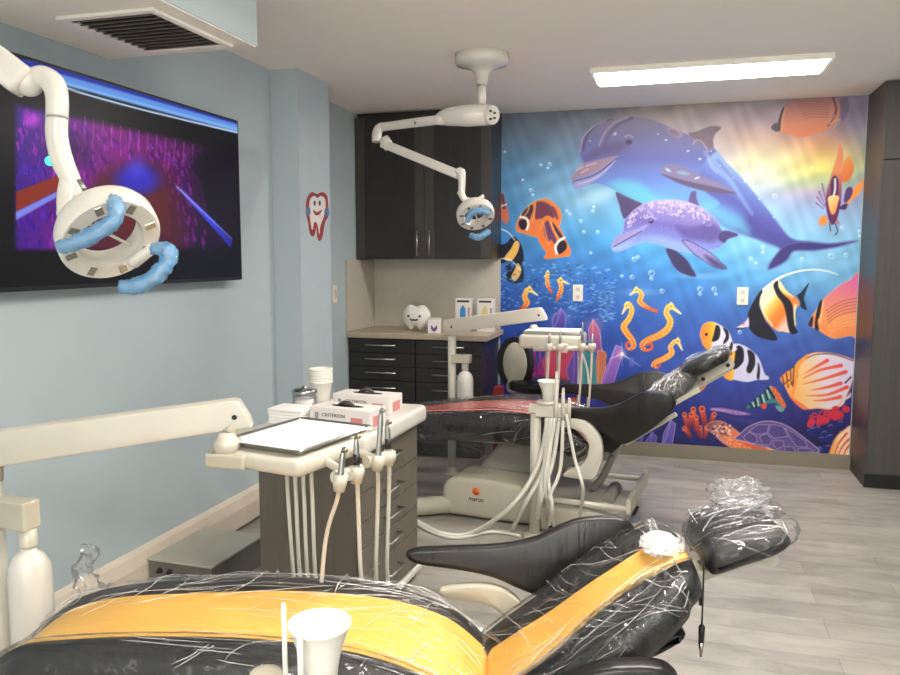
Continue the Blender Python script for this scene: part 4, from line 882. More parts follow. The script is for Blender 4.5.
def crease_mat():
    m = bpy.data.materials.new('folded_plastic_crease'); m.use_nodes = True; nt = m.node_tree
    for n in list(nt.nodes): nt.nodes.remove(n)
    N = nt.nodes.new; L = nt.links.new
    out = N('ShaderNodeOutputMaterial'); tr = N('ShaderNodeBsdfTransparent'); gl = N('ShaderNodeBsdfGlossy'); gl.inputs['Roughness'].default_value = .18
    df = N('ShaderNodeBsdfDiffuse'); df.inputs[0].default_value = (.9,.9,.9,1)
    a = N('ShaderNodeMixShader'); b = N('ShaderNodeMixShader'); a.inputs[0].default_value = .45; b.inputs[0].default_value = .42
    L(df.outputs[0],a.inputs[1]); L(gl.outputs[0],a.inputs[2]); L(tr.outputs[0],b.inputs[1]); L(a.outputs[0],b.inputs[2]); L(b.outputs[0],out.inputs[0])
    return m
m_crease = crease_mat()
def creases(bm, stations, off, seed, n, dirs, r=.0011, ln=(.05,.16), urange=(0,1), vrange=(.12,.88), **k):
    """thin folds gathered in the film, running over its surface; dirs = list of (du, dv) weights"""
    b0 = cushion(stations, off=off, sub=10, open_bottom=True, cap0=False, cap1=False, **k)
    b0.verts.ensure_lookup_table(); m = len(ring_pts(Vector((0,0,0)),Vector((1,0,0)),.2,.1,.1)[0]); V_ = [v.co.copy() for v in b0.verts]; b0.free()
    nr = len(V_)//m; rg = random.Random(seed)
    def S(u,v):
        u = min(max(u,0),1)*(nr-1.001); v = min(max(v,0),1)*(m-1.001); i=int(u); j=int(v); fu=u-i; fv=v-j
        return (V_[i*m+j]*(1-fu)*(1-fv)+V_[(i+1)*m+j]*fu*(1-fv)+V_[i*m+j+1]*(1-fu)*fv+V_[(i+1)*m+j+1]*fu*fv)
    for q in range(n):
        u = urange[0]+rg.random()*(urange[1]-urange[0]); v = vrange[0]+rg.random()*(vrange[1]-vrange[0])
        du,dv = dirs[rg.randrange(len(dirs))]; du += rg.uniform(-.15,.15); dv += rg.uniform(-.15,.15)
        L_ = rg.uniform(*ln); pts=[]; c = rg.uniform(-.3,.3)
        for s_ in range(9):
            t_ = s_/8-.5; pts.append(S(u+(du*t_+c*dv*t_*t_)*L_*2.2, v+(dv*t_-c*du*t_*t_)*L_*2.2)+Vector((rg.uniform(-1,1),rg.uniform(-1,1),rg.uniform(0,1)))*.0012)
        rr = rg.uniform(.5,1.5)*r
        add_tube(bm, pts, [rr*.2,rr*.7,rr,rr*1.2,rr,rr*.8,rr,rr*.6,rr*.2], 5, mi=1, flat=.6)
    return bm
RING = 30
def ring_pts(c, tan, w, t, s, bol=.012, off=0):
    """cross-section of a padded cushion: c = centre of the top, tan = direction, w = half width, t = thickness, s = stripe half width"""
    tan = tan.normalized(); n = Vector((-tan.z,0,tan.x)); w = w+off; t_ = t+off
    r = min(.055,t*.55,w*.45)
    P = []
    # right to left over the top
    side = [(-w+.02,-t_),(-w+.004,-t_*.7),(-w,-t_*.45)]
    for k in range(1,4):
        a = PI/2*k/3; side.append((-w+r*(1-math.cos(a)), -r*1.1*(1-math.sin(a)) if t_*.45>r else -t_*.45*(1-math.sin(a))))
    top = [(-(w*.55+s*.45),bol), (-s-.008,bol*.55), (-s,-.001),(-s*.66,.001),(-s*.33,.0),(0,.0)]
    L = side+top
    P = L + [(-y,z) for y,z in L[:-1][::-1]]
    return [Vector(c)+Vector((0,y,0))+n*(z+off) for y,z in P], L
def cushion(stations, off=0, sub=5, cap0=True, cap1=True, bol=.012, noise_fn=None, open_bottom=False, capr=.05):
    """stations (x,z,halfwidth,thickness,stripe)"""
    P = catmull([(a[0],0,a[1]) for a in stations],sub); W_ = catmull([(a[2],a[3],a[4]) for a in stations],sub)
    st = [(p,q) for p,q in zip(P,W_)]
    bm = bmesh.new(); rings = []
    def mk(p,tan,w,t,s,shr=1.0):
        pts,L = ring_pts(p,tan,w,t,s,bol,off)
        if shr < 1:
            n = Vector((-tan.z,0,tan.x)).normalized(); c = p - n*t*.5
            pts = [c+(q-c)*shr for q in pts]
        rings.append([bm.verts.new(q) for q in pts]); return L
    n = len(st)
    caps = [(.0,.25),(.55,.62),(.85,.85),(.97,.96)]
    for i,(p,q) in enumerate(st):
        tan = (st[min(i+1,n-1)][0]-st[max(i-1,0)][0]).normalized()
        if i == 0 and cap0:
            for sh,(d) in ((.30,.0),(.62,.10),(.82,.35),(.94,.7)): mk(p-tan*(capr*(1-d)),tan,q.x,q.y,q.z,sh)
        L = mk(p,tan,q.x,q.y,q.z)
        if i == n-1 and cap1:
            for sh,d in ((.94,.7),(.82,.35),(.62,.10),(.30,.0)): mk(p+tan*(capr*(1-d)),tan,q.x,q.y,q.z,sh)
    m = len(rings[0]); ns = len(L)-1
    i0 = [k for k in range(m)]
    sidx = len(L)-4   # index of (-s,...)
    for a,b in zip(rings,rings[1:]):
        for k in range(m if not open_bottom else m-1):
            k2 = (k+1)%m
            f = bm.faces.new((a[k],a[k2],b[k2],b[k])); f.smooth = True
            f.material_index = 1 if sidx <= k < m-1-sidx else 0
    if not open_bottom:
        if cap0: bm.faces.new(rings[0][::-1])
        if cap1: bm.faces.new(rings[-1])
        if not cap0: bm.faces.new(rings[0][::-1])
        if not cap1: bm.faces.new(rings[-1])
    bm.normal_update()
    if noise_fn:
        mv = [(v, noise_fn(v.co)) for v in bm.verts]
        for v,d in mv: v.co += v.normal*d
    return bm
def crinkle(seed, amp=.006, sc=(9,16,9)):
    o = Vector((seed*3.1,seed*1.7,seed))
    def f(co):
        q = Vector((co.x*sc[0],co.y*sc[1],co.z*sc[2]))+o
        r = 1-abs(noise.noise(q)); r2 = 1-abs(noise.noise(q*2.3))
        return amp*(r**3*1.3+r2**4*.8)
    return f
def smooth_bm(bm):
    return bm

def dental_chair(name, label, O, th, dz, stripe, seatP, backP, headP, lift_cushion=0):
    t = thing(name,label,'dental chair',(O[0],O[1],0),th)
    seat = cushion(seatP); s_ = obj('seat', seat, [m_blk,stripe], t, local=True)
    b_ = obj('backrest', cushion(backP,bol=.03,capr=.04), [m_blk,stripe], t, local=True)
    if headP[0] == 'pad':
        obj('headrest', prism_bm([(p.x,p.y) for p in catmull([(a,b,0) for a,b in headP[1]],2,True)],-headP[2],headP[2],'y',bevel=.022,seg=4), m_blk, t, local=True, smooth=True)
    else: h_ = obj('headrest', cushion(headP,capr=.035,bol=0), [m_blk,m_blk], t, local=True)
    return t
Z_ = 0
# near chair: stations x, z(top), half width, thickness, stripe half width
N_O, N_TH = (-.512,1.76), R(12)
seatN = [(-1.06,.455,.15,.08,.07),(-1.0,.495,.18,.085,.10),(-.88,.52,.205,.09,.12),(-.70,.535,.215,.09,.122),(-.42,.545,.23,.10,.135),(-.18,.525,.235,.11,.15),(-.02,.475,.23,.11,.16),(.075,.405,.21,.10,.155)]
backN = [(.10,.40,.20,.10,.145),(.165,.455,.215,.10,.13),(.25,.52,.225,.10,.12),(.34,.60,.22,.10,.102),(.43,.67,.20,.09,.092),(.49,.71,.18,.08,.098),(.52,.724,.155,.07,.10)]
headN = ['pad',[(.582,.735),(.586,.772),(.62,.795),(.67,.808),(.73,.816),(.755,.808),(.757,.79),(.725,.765),(.66,.74),(.61,.72),(.59,.718)],.12]
_old = [(.59,.765,.13,.065,.05),(.63,.787,.14,.075,.05),(.70,.806,.14,.07,.05),(.745,.812,.128,.055,.05)]
def arm_poly(dz=0,near=False):
    # outline of the padded side arm (x, z): narrow tip at the front, deep block at the back
    return [(-.14,.598),(-.12,.622),(-.03,.632),(.12,.645),(.22,.675),(.32,.735),(.42,.75),(.47,.735),(.485,.68),(.40,.58),(.26,.475),(.19,.485),(.10,.53),(.0,.552),(-.11,.568)]
def build_arm(t, yl, dz, tilt, nm='armrest', sq=1.0, dx=0):
    bm = bmesh.new(); pts = [(p.x,.60+(p.y-.60)*sq+dz) for p in catmull([(a,b,0) for a,b in arm_poly()],3,True)]
    b2 = bmesh.new(); add_prism(b2, pts, -.026,.026,'y',bevel=.014,seg=3)
    M = Matrix.Translation((dx,yl,.60+dz)) @ Matrix.Rotation(tilt,4,'X') @ Matrix.Translation((0,0,-.60-dz))
    merge(bm,b2,M)
    a = obj(nm, bm, m_arm, t, local=True, smooth=True)
    # stitched seam and leather pulls
    bm = bmesh.new(); s = -1 if yl>0 else 1
    add_tube(bm,[M@Vector((.33,s*.027,.60-.06*sq+dz)),M@Vector((.335,s*.0275,.60+.125*sq+dz))],.0025,6); add_tube(bm,[M@Vector((.345,s*.027,.60-.05*sq+dz)),M@Vector((.35,s*.0275,.60+.128*sq+dz))],.0025,6)
    obj('seam', bm, m_dark, a, local=True)
    return a
def arm_bracket(t, yl, dz, mm, dx=0):
    pts = [(-.12,.585),(-.02,.60),(.06,.585),(.12,.52),(.135,.44),(.12,.36),(.08,.30),(-.06,.30),(-.04,.335),(.02,.36),(.055,.41),(.065,.47),(.04,.525),(-.01,.55),(-.10,.56)]
    pts = [(p.x+dx,p.y+dz) for p in catmull([(a,b,0) for a,b in pts],3,True)]
    return obj('arm_bracket', prism_bm(pts, yl-.02, yl+.02,'y',bevel=.008), mm, t, local=True, smooth=True)
def chair_base(t, dz):
    m = m_cream2
    # floor housing: rounded cover at the foot side, low tray with a rail towards the head
    pts = [(-.70,.012),(-.735,.05),(-.735,.15),(-.70,.205),(-.62,.225),(-.34,.22),(-.25,.18),(-.19,.10),(-.15,.03),(-.17,.012)]
    body = obj('base_cover', prism_bm([(p.x,p.y) for p in catmull([(a,b,0) for a,b in pts],3,True)],-.34,.22,'y',bevel=.03,seg=4), m, t, local=True, smooth=True)
    pts = [(-.3,.015),(-.3,.135),(-.05,.135),(.12,.115),(.24,.085),(.25,.05),(.22,.015)]
    obj('base_plate', prism_bm(pts,-.30,.24,'y',bevel=.012), m, t, local=True, smooth=True)
    obj('foot_ring', rbox_bm(-.70,.25,-.30,.2,0.0,.014,r=.004), m_dark, t, local=True)
    bm = bmesh.new(); add_tube(bm,[(-.22,-.315,.155),(.27,-.315,.155)],.016,10)
    obj('side_rail', bm, m_cream, t, local=True); bm = bmesh.new(); add_tube(bm,[(-.22,.255,.155),(.27,.255,.155)],.016,10); obj('side_rail', bm, m_cream, t, local=True)
    obj('rail_end', rbox_bm(.26,.285,-.33,.27,.13,.21,r=.006), m_cream2, t, local=True)
    m_mech = mat('grey_steel_mechanism',(140,136,128),.5,metal=.1) if 'grey_steel_mechanism' not in bpy.data.materials else bpy.data.materials['grey_steel_mechanism']  # plain mid-grey steel of the lift and tilt mechanism
    pts = [(-.62,.21),(-.20,.21),(.10,.33+dz),(.12,.42+dz),(-.30,.42+dz),(-.42,.40+dz)]
    obj('lift_arm', prism_bm(pts,-.11,.11,'y',bevel=.02), m_mech, t, local=True)
    bm = bmesh.new(); add_tube(bm,[(.02,0,.14),(.08,0,.22),(.13,0,.28+dz)],.02,10,smooth=4); add_tube(bm,[(.13,-.12,.13),(.13,.12,.13)],.035,10)
    obj('tilt_cylinder', bm, m_mech, t, local=True)
    obj('seat_pan', rbox_bm(-.86,.06,-.18,.18,.33+dz,.39+dz,r=.012), m_mech, t, local=True)
    return body

# ---- near chair
def film_obj(name, bm, m, label, cat, t=None, group=None, M=None):
    m = [m, m_crease]
    if M is not None: bm.transform(M)
    return solo(name,bm,m,label,cat,group)
def cmat(O,th): return Matrix.Translation((O[0],O[1],0)) @ Matrix.Rotation(th,4,'Z')
tN = dental_chair('dental_chair','near dental chair with a yellow centre stripe on black upholstery',N_O,N_TH,0,m_yel,seatN,backN,headN)
chair_base(tN,-.04)
build_arm(tN,.285,-.005,R(-14),sq=.78); build_arm(tN,-.27,-.115,R(6),sq=.8)
arm_bracket(tN,.25,-.07,m_cream2,.08); arm_bracket(tN,-.24,-.10,m_cream2,.05)
shell = [(.06,.36),(.14,.38),(.25,.45),(.40,.54),(.52,.585),(.575,.60),(.59,.585),(.54,.55),(.42,.49),(.28,.40),(.16,.33),(.07,.31)]
obj('back_shell', prism_bm([(p.x*.9,p.y) for p in catmull([(a,b,0) for a,b in shell],3,True)],-.15,.15,'y',bevel=.02), m_blk, tN, local=True, smooth=True)
bm = bmesh.new(); add_rbox(bm,-.012,.012,-.035,.035,0,.24,r=.005,M=Matrix.Translation((.53,0,.66))@Matrix.Rotation(R(68),4,'Y')); 
hb = obj('headrest_bar', bm, m_cream2, tN, local=True)
bm = bmesh.new(); add_tube(bm,[(.735,-.05,.735),(.735,.05,.735)],.018,14); add_rbox(bm,.64,.75,-.04,.04,.722,.75,r=.006,M=Matrix.Identity(4)); obj('headrest_clamp', bm, m_cream2, hb, local=True)
MN = cmat(N_O,N_TH)
# plastic sleeves
def film(stations, seed, off=.007, amp=.007, sc=(9,16,9), sub=22, **k):
    bm = cushion(stations, off=off, sub=sub, noise_fn=None, open_bottom=True, **k)
    # refine across for crinkles
    bmesh.ops.subdivide_edges(bm, edges=bm.edges[:], cuts=1, use_grid_fill=True)
    bm.normal_update(); fn = crinkle(seed,amp,sc); mv = [(v,fn(v.co),v.normal.copy()) for v in bm.verts]
    for v,d,n_ in mv:
        v.co += (n_ if n_.z > -.2 else Vector((0,n_.y,0)))*d
    for f in bm.faces: f.smooth = True; f.material_index = 0
    return bm
film_obj('plastic_sleeve', creases(creases(film(seatN[:],1.3,off=.012,amp=.006,sc=(5,26,10),sub=16),seatN,.017,5,90,[(1,.6),(1,-.3),(.3,1)],urange=(.45,1),r=.0012,ln=(.02,.07)),seatN,.017,9,70,[(1,.1),(.8,.5),(.2,1)],vrange=(.55,.9),ln=(.03,.12),r=.0012), m_film, 'clear crinkled plastic sleeve over the seat of the yellow and black chair','plastic cover',M=MN)
film_obj('plastic_sleeve', creases(creases(film(backN[:],2.1,off=.010,amp=.005,sc=(30,8,8),sub=16,bol=.03,capr=.04),backN,.014,3,85,[(1,-.35),(1,.1),(.7,-.7)],vrange=(.08,.45),bol=.03,r=.0009,ln=(.05,.14)),backN,.014,4,60,[(.5,-1),(.9,-.5)],vrange=(.55,.92),bol=.03,r=.0008,ln=(.06,.16)), m_film, 'clear wrinkled plastic sleeve over the backrest of the yellow and black chair','plastic cover',M=MN)
headF = [(.592,.783,.127,.075,.05),(.625,.801,.129,.08,.05),(.69,.817,.129,.07,.05),(.742,.823,.125,.045,.05)]
film_obj('plastic_sleeve', creases(film(headF,3.2,off=.006,amp=.006,sc=(5,40,12),sub=16),headF,.010,6,26,[(1,-.2),(1,.1),(1,.4)],ln=(.12,.4),r=.001), m_film, 'clear plastic bag pulled over the headrest of the yellow and black chair','plastic cover',M=MN)
# bunched film
def bunch(c, rad, seed, amp=.5, flat=1.0, rot=0, sub=5):
    bm = bmesh.new(); bmesh.ops.create_icosphere(bm, subdivisions=sub, radius=1)
    o = Vector((seed*5,seed,0))
    for v in bm.verts:
        q = v.co*1.7+o; d = 1+amp*((1-abs(noise.noise(q)))**2-.6)+amp*.5*((1-abs(noise.noise(q*2.7)))**3-.5)
        v.co = Vector((v.co.x*rad[0],v.co.y*rad[1],v.co.z*rad[2]))*d
    for f in bm.faces: f.smooth = True
    bm.transform(Matrix.Translation(Vector(c))@Matrix.Rotation(rot,4,'Z'))
    return bm
hd = MN@Vector((.705,.10,.842))
solo('plastic_wrap', bunch(hd,(.065,.055,.035),1.2,.55), m_film2, 'bunched clear plastic sticking up behind the near headrest','plastic wrap',loc=hd)
tl = MN@Vector((.515,.055,.728))
bmk = bunch(tl,(.052,.088,.015),2.2,.26)
solo('plastic_wrap', bmk, m_film3, 'whitish gathered plastic at the top of the near backrest below the headrest','plastic wrap',loc=tl)
# twisted corner of film standing up at the foot end
q0 = at(88,592,Z=.50)
bm = bmesh.new(); add_tube(bm,[q0+Vector((.03,0,-.02)),q0+Vector((0,0,.02)),q0+Vector((-.015,0,.06)),q0+Vector((.01,0,.105)),q0+Vector((.0,0,.135))],[.045,.026,.02,.016,.008],22,smooth=8)
fn = crinkle(6.1,.014,(30,30,14)); bm.normal_update()
for v,d,n_ in [(v,fn(v.co),v.normal.copy()) for v in bm.verts]: v.co += n_*(d-.012)
solo('plastic_wrap', bm, m_film, 'upright twisted tuft of clear plastic at the foot end of the near chair','plastic wrap')
# bib clips hanging from the headrest
hp = at(704,562,D=1.74); zb = at(703,662,D=1.74).z
t = thing('bib_clip','dark clip on a thin cord hanging below the near headrest','bib clip',(hp.x,hp.y,zb))
obj('cord', tube_bm([hp+Vector((-.002,0,.005)),hp,(hp.x,hp.y,zb+.07)],.0022,6,smooth=4), m_dark, t)
for dz,nm in ((.055,'clip'),):
    obj('clip', tube_bm([(hp.x,hp.y,zb+.075),(hp.x,hp.y,zb+.07),(hp.x,hp.y,zb+.035)],[.004,.0075,.0065],10), m_dark, t)
obj('clip_jaw', tube_bm([(hp.x,hp.y,zb+.035),(hp.x,hp.y,zb)],[.007,.002],10), m_steel, t)
obj('upper_clip', tube_bm([(hp.x-.004,hp.y,zb+.155),(hp.x-.004,hp.y,zb+.12)],[.006,.004],10), m_dark, t)

# ---- far chair
F_O, F_TH, DZ = (-.45,4.3), R(-6), .06
seatF = [(-1.20,.48,.20,.09,.08),(-1.05,.505,.24,.12,.12),(-.90,.53,.26,.14,.14),(-.70,.555,.265,.15,.18),(-.42,.58,.27,.16,.20),(-.18,.565,.27,.16,.225),(-.04,.52,.26,.14,.235),(.03,.45,.24,.12,.225)]
backF = [(.09,.47,.22,.10,.14),(.16,.55,.245,.10,.13),(.24,.62,.26,.10,.10),(.33,.69,.245,.10,.085),(.42,.76,.21,.09,.085),(.49,.805,.17,.07,.085)]
headF2 = [(.50,.86,.13,.065,.05),(.56,.895,.145,.07,.05),(.62,.925,.145,.065,.05),(.665,.94,.13,.055,.05)]
tF = dental_chair('dental_chair','far dental chair with a coral red centre stripe on black upholstery',F_O,F_TH,DZ,m_redu,seatF,backF,headF2)
body = chair_base(tF,DZ)
build_arm(tF,.325,DZ-.02,R(-12),sq=.85,dx=-.11); build_arm(tF,-.305,DZ-.045,R(4))
arm_bracket(tF,.29,DZ-.12,m_cream); arm_bracket(tF,-.345,DZ-.06,m_cream,.01)
obj('back_shell', prism_bm([(p.x,p.y+.075+max(0,p.x-.2)*.25) for p in catmull([(a*.86,b,0) for a,b in shell],3,True)],-.185,.185,'y',bevel=.02), m_blk, tF, local=True, smooth=True)
bm = bmesh.new(); M_ = Matrix.Translation((.17,0,.49))@Matrix.Rotation(-R(33.5),4,'Y'); add_rbox(bm,0,.50,-.2,-.17,-.012,.012,r=.005,M=M_); add_rbox(bm,0,.50,.17,.2,-.012,.012,r=.005,M=M_); add_rbox(bm,.40,.66,-.04,.04,-.012,.022,r=.005,M=M_)
M2_ = Matrix.Translation((.24,0,.475))@Matrix.Rotation(-R(35),4,'Y'); add_rbox(bm,0,.30,-.275,-.25,-.011,.011,r=.004,M=M2_); add_rbox(bm,.0,.025,-.26,-.16,-.011,.011,r=.004,M=M2_)
hb = obj('back_rail', bm, m_cream2, tF, local=True)
bm = bmesh.new(); add_rbox(bm,.50,.68,-.055,.055,-.002,.05,r=.008,M=M_); obj('headrest_bar', bm, m_cream2, hb, local=True)
for x_ in (.52,.66): obj('screw', lathe_bm([(0,0),(.010,0),(.010,.006),(0,.008)],M_@Matrix.Translation((x_,-.055,.024))@Matrix.Rotation(PI/2,4,'X'),12), m_dark, hb, local=True)
# maker's mark on the base cover
MF = cmat(F_O,F_TH)
m_org = mat('orange_enamel',(222,96,40),.5)
lg = Vector((-.535,-.3405,.125))
obj('emblem', lathe_bm([(0,0),(.021,0),(.021,.0012),(0,.0012)],Matrix.Translation(lg+Vector((0,0,.035)))@Matrix.Rotation(PI/2,4,'X'),20), m_org, body, local=True)
obj('lettering', text_bm('marus',.036,Matrix.Translation(lg+Vector((0,-.0006,-.008)))@Matrix.Rotation(PI/2,4,'X'),extrude=.0006), m_dark, body, local=True)
film_obj('plastic_sleeve', creases(film(seatF,4.3,off=.012,amp=.008,sub=14),seatF,.018,8,90,[(1,.3),(.4,1)],urange=(.55,1),vrange=(.05,.6),ln=(.02,.08),r=.0018), m_film, 'clear plastic sleeve over the seat of the red and black far chair','plastic cover',M=MF)
film_obj('plastic_sleeve', creases(film(headF2,5.3,off=.008,amp=.006,sc=(12,20,12),sub=14),headF2,.012,8,18,[(1,.1)],ln=(.1,.3),r=.0016), m_film, 'clear plastic bag over the headrest of the far red chair','plastic cover',M=MF)
bk = [(.34,.70,.25,.10,.05),(.42,.765,.225,.10,.05),(.50,.815,.19,.09,.05)]
film_obj('plastic_sleeve', creases(film(bk,7.3,off=.012,amp=.014,sc=(16,14,12),sub=14),bk,.024,8,80,[(1,.6),(.5,1),(1,-.6)],ln=(.1,.35),r=.0022), m_film2, 'glossy crumpled plastic around the upper back of the far red chair','plastic cover',M=MF)
# plastic skirt hanging from the foot end
bm = bmesh.new(); nx,nz = 70,34; g = []
for j in range(nz+1):
    row = []
    for i in range(nx+1):
        u = i/nx; v = j/nz; x = -1.26+u*.80; z = .515-v*(.34-.12*u)
        y = -.245-.03*math.sin(v*PI)*.6-.02*v+.030*noise.noise(Vector((u*5,v*2.2,3)))+.016*noise.noise(Vector((u*12,v*5,8)))
        row.append(bm.verts.new((x,y,z)))
    g.append(row)
for j in range(nz):
    for i in range(nx): bm.faces.new((g[j][i],g[j][i+1],g[j+1][i+1],g[j+1][i])).smooth = True
film_obj('plastic_skirt', bm, m_film, 'loose clear plastic hanging down at the foot end of the far red chair','plastic cover',M=MF)

# ================================================================== DELIVERY UNITS
m_hose = mat('pale_grey_hose',(214,210,198),.45)
m_hp = mat('satin_steel_handpiece',(170,168,162),.3,metal=1)
def hose(pts, parent, r=.0055, name='hose', m=None):
    return obj(name, tube_bm(pts, r, 8, smooth=8), m or m_hose, parent)

# ---- near: post with bottle bracket, arm, head, tray
PN = at(2,560,D=2.15); PNx,PNy = PN.x-.012,PN.y
t = thing('equipment_stand','long cream equipment arm on a post at the left edge of the photo','equipment arm',(PNx,PNy,0))
zA0 = at(0,450,D=2.12).z; E1 = at(243,412,D=2.2)
obj('post', tube_bm([(PNx,PNy,0),(PNx,PNy,zA0-.03)],.021,16), m_cream, t)
obj('post_foot', lathe_bm([(0,0),(.07,0),(.07,.012),(.03,.02),(.022,.05),(0,.05)],Matrix.Translation((PNx,PNy,0)),24), m_cream2, t)
def swing_arm(A_, B_, h0, h1, w_, parent, m):
    """tapered box beam from A to B with a bevelled nose at B"""
    A_=Vector(A_); B_=Vector(B_); d=(B_-A_); L=d.length; x,y,z=None,None,None
    dx = d.normalized(); sy = Vector((-dx.y,dx.x,0)).normalized(); uz = dx.cross(sy); 
    M = Matrix((dx,sy,uz)).transposed().to_4x4(); M.translation = A_
    pts = [(-.03,-h0/2),(-.045,0),(-.03,h0/2),(L-.02,h1/2),(L-.004,h1*.42),(L+.018,-h1*.2),(L+.02,-h1/2)]
    bm = bmesh.new(); b2 = bmesh.new(); add_prism(b2,pts,-w_/2,w_/2,'y',bevel=.006,seg=3); merge(bm,b2,M)
    a = obj('arm_beam', bm, m, parent, smooth=True)
    for X_ in (L-.02,.02):
        obj('pivot_screw', lathe_bm([(0,0),(.007,0),(.007,.003),(0,.004)],M@Matrix.Translation((X_,-w_/2,-.006))@Matrix.Rotation(PI/2,4,'X'),12), m_dark, a)
    return a
swing_arm((PNx-.02,PNy,zA0+.0),E1,.098,.082,.06,t,m_cream)
obj('arm_collar', lathe_bm([(0,-.07),(.024,-.07),(.026,-.03),(.03,0),(0,0)],Matrix.Translation((PNx,PNy,zA0-.015)),20), m_cream2, t)
# bottle bracket + bottle
zb1 = at(20,500,D=2.1).z; zb0 = at(20,529,D=2.1).z
BX = at(27,520,D=2.1)
bm = bmesh.new(); d_=Vector((BX.x-PNx,BX.y-PNy,0)); L=d_.length; ang=math.atan2(d_.y,d_.x)
add_rbox(bm,-.03,L+.02,-.028,.028,zb0,zb1,r=.005,M=Matrix.Translation((PNx,PNy,0))@Matrix.Rotation(ang,4,'Z')); obj('bottle_bracket', bm, m_cream2, t)
def bottle(x,y,ztop,zbot,label,parent=None,R_=.055):
    H_ = ztop-zbot
    t = thing('water_bottle',label,'bottle',(x,y,zbot))
    obj('bottle_body', lathe_bm([(0,0),(R_*.92,0),(R_,.012),(R_,H_*.60),(R_*.93,H_*.70),(R_*.66,H_*.78),(R_*.36,H_*.82),(R_*.34,H_*.86),(0,H_*.86)],None,32), m_whitep, t, local=True)
    obj('cap', lathe_bm([(0,H_*.845),(R_*.40,H_*.845),(R_*.42,H_*.87),(R_*.40,H_),(0,H_)],None,24), m_cream, t, local=True)
    return t
zbb = at(27,650,D=2.1).z
bottle(BX.x,BX.y,zb0,zbb,'white water bottle hanging under the bracket at the left edge')

# head of the unit
def P3(x,y,z): return at(x,y,Z=z)
TZ = .905
UN = thing('delivery_unit','near cream instrument delivery head with hoses and handpieces under the paper-lined tray','delivery unit',P3(290,440,TZ-.06))
TC = [P3(240,443,TZ),P3(316,456,TZ),P3(356,426,TZ),P3(286,419,TZ)]
cT = sum(TC,Vector())/4
ang = math.atan2((TC[1]-TC[0]+TC[2]-TC[3]).y,(TC[1]-TC[0]+TC[2]-TC[3]).x)
TM = Matrix.Translation((cT.x,cT.y,TZ)) @ Matrix.Rotation(ang,4,'Z')
print('tray', cT, math.degrees(ang), (TC[1]-TC[0]).length, (TC[2]-TC[1]).length)
TW,TD = .27,.35
bm = bmesh.new(); add_rbox(bm,-.175,.155,-.20,.10,-.062,-.012,r=.02,seg=5,M=TM); obj('unit_body', bm, m_cream, UN, smooth=True)
bm = bmesh.new(); add_rbox(bm,-.27,-.15,-.05,.07,-.055,-.015,r=.012,seg=4,M=TM); jb=obj('side_joint', bm, m_cream2, UN, smooth=True)
J = E1+Vector((-.035,0,0)); jz = E1.z-.045
jp = at(227,440,D=2.17)
obj('joint_knob', lathe_bm([(0,-.02),(.036,-.02),(.036,.01),(.026,.02),(.022,.032),(0,.035)],Matrix.Translation((jp.x,jp.y,TZ-.0)),24), m_cream, UN, smooth=False)
obj('joint_pin', tube_bm([(jp.x,jp.y,TZ+.03),(E1.x-.01,E1.y,E1.z-.02)],.014,12), m_cream2, UN)
obj('joint_plate', rbox_bm(jp.x-.045,jp.x+.075,jp.y-.045,jp.y+.045,TZ-.058,TZ-.018,r=.008), m_cream2, UN)
# holder bar and handpieces, right of the body
hs = [dict(h=(340,482),top=(343,452),dark=False,e=[(337,500),(325,545),(316,590)]),
      dict(h=(357,474),top=(356,438),dark=True,e=[(358,500),(360,560),(362,600)]),
      dict(h=(378,462),top=(381,412),dark=False,e=[(378,490),(376,560),(374,600)]),
      dict(h=(389,457),top=(387,424),dark=True,e=[(389,490),(387,560),(386,600)])]
bm = bmesh.new()
a_ = P3(330,478,.86); 
for (x0,y0,x1,y1,r_) in ((335,478,360,470,.018),(366,462,392,456,.018)):
    add_tube(bm,[P3(x0,y0,.86),P3(x1,y1,.86)],r_,12)
add_tube(bm,[TM@Vector((.12,-.06,-.04)),P3(350,476,.86),],.012,10); add_tube(bm,[TM@Vector((.13,.06,-.04)),P3(378,460,.86)],.012,10)
obj('holder_bar', bm, m_cream, UN, smooth=True)
for k,h in enumerate(hs):
    c0 = P3(*h['h'],.86); 
    hd_ = obj('holder', lathe_bm([(0,-.02),(.014,-.024),(.018,0),(.017,.018),(0,.018)],Matrix.Translation(c0)@Matrix.Rotation(R(8),4,'Y'),16), m_cream, UN)
    Dd = (c0-Vector((0,0,EYE))).dot(FW)
    tp = at(*h['top'],D=Dd)
    d = tp-c0
    hpc = obj('handpiece', tube_bm([c0-d*.15,c0+d*.1,c0+d*.45,c0+d*.8,tp],[.006,.0085,.0075,.008,.0045],12,smooth=3), m_hp, UN)
    if h['dark']: obj('grip', tube_bm([c0+d*.25,c0+d*.55],[.0092,.0088],12), m_dark, hpc)
    obj('handpiece_head', tube_bm([tp,tp+Vector((.006,-.004,.008)),tp+Vector((.014,-.010,.006))],[.006,.007,.005],10), m_hp, hpc)
    E_ = [at(x,y,D=Dd+.06*(i+1)) for i,(x,y) in enumerate(h['e'])]
    end = TM@Vector((-.05+.03*k,.0,-.06))
    low = E_[-1].copy(); low.z = min(low.z,.36); mid = Vector(((low.x+end.x)/2,(low.y+end.y)/2+.04,.22+.02*k))
    hose([c0-d*.15]+E_[:2]+[low,mid,Vector((end.x+.01,end.y+.02,.38)),end+Vector((0,0,-.12)),end],UN,r=.0058)
bm = bmesh.new(); add_lathe(bm,[(0,-.09),(.03,-.09),(.036,-.06),(0,-.06)],TM@Matrix.Translation((-.02,0,0)),20); obj('hose_socket', bm, m_cream2, UN)

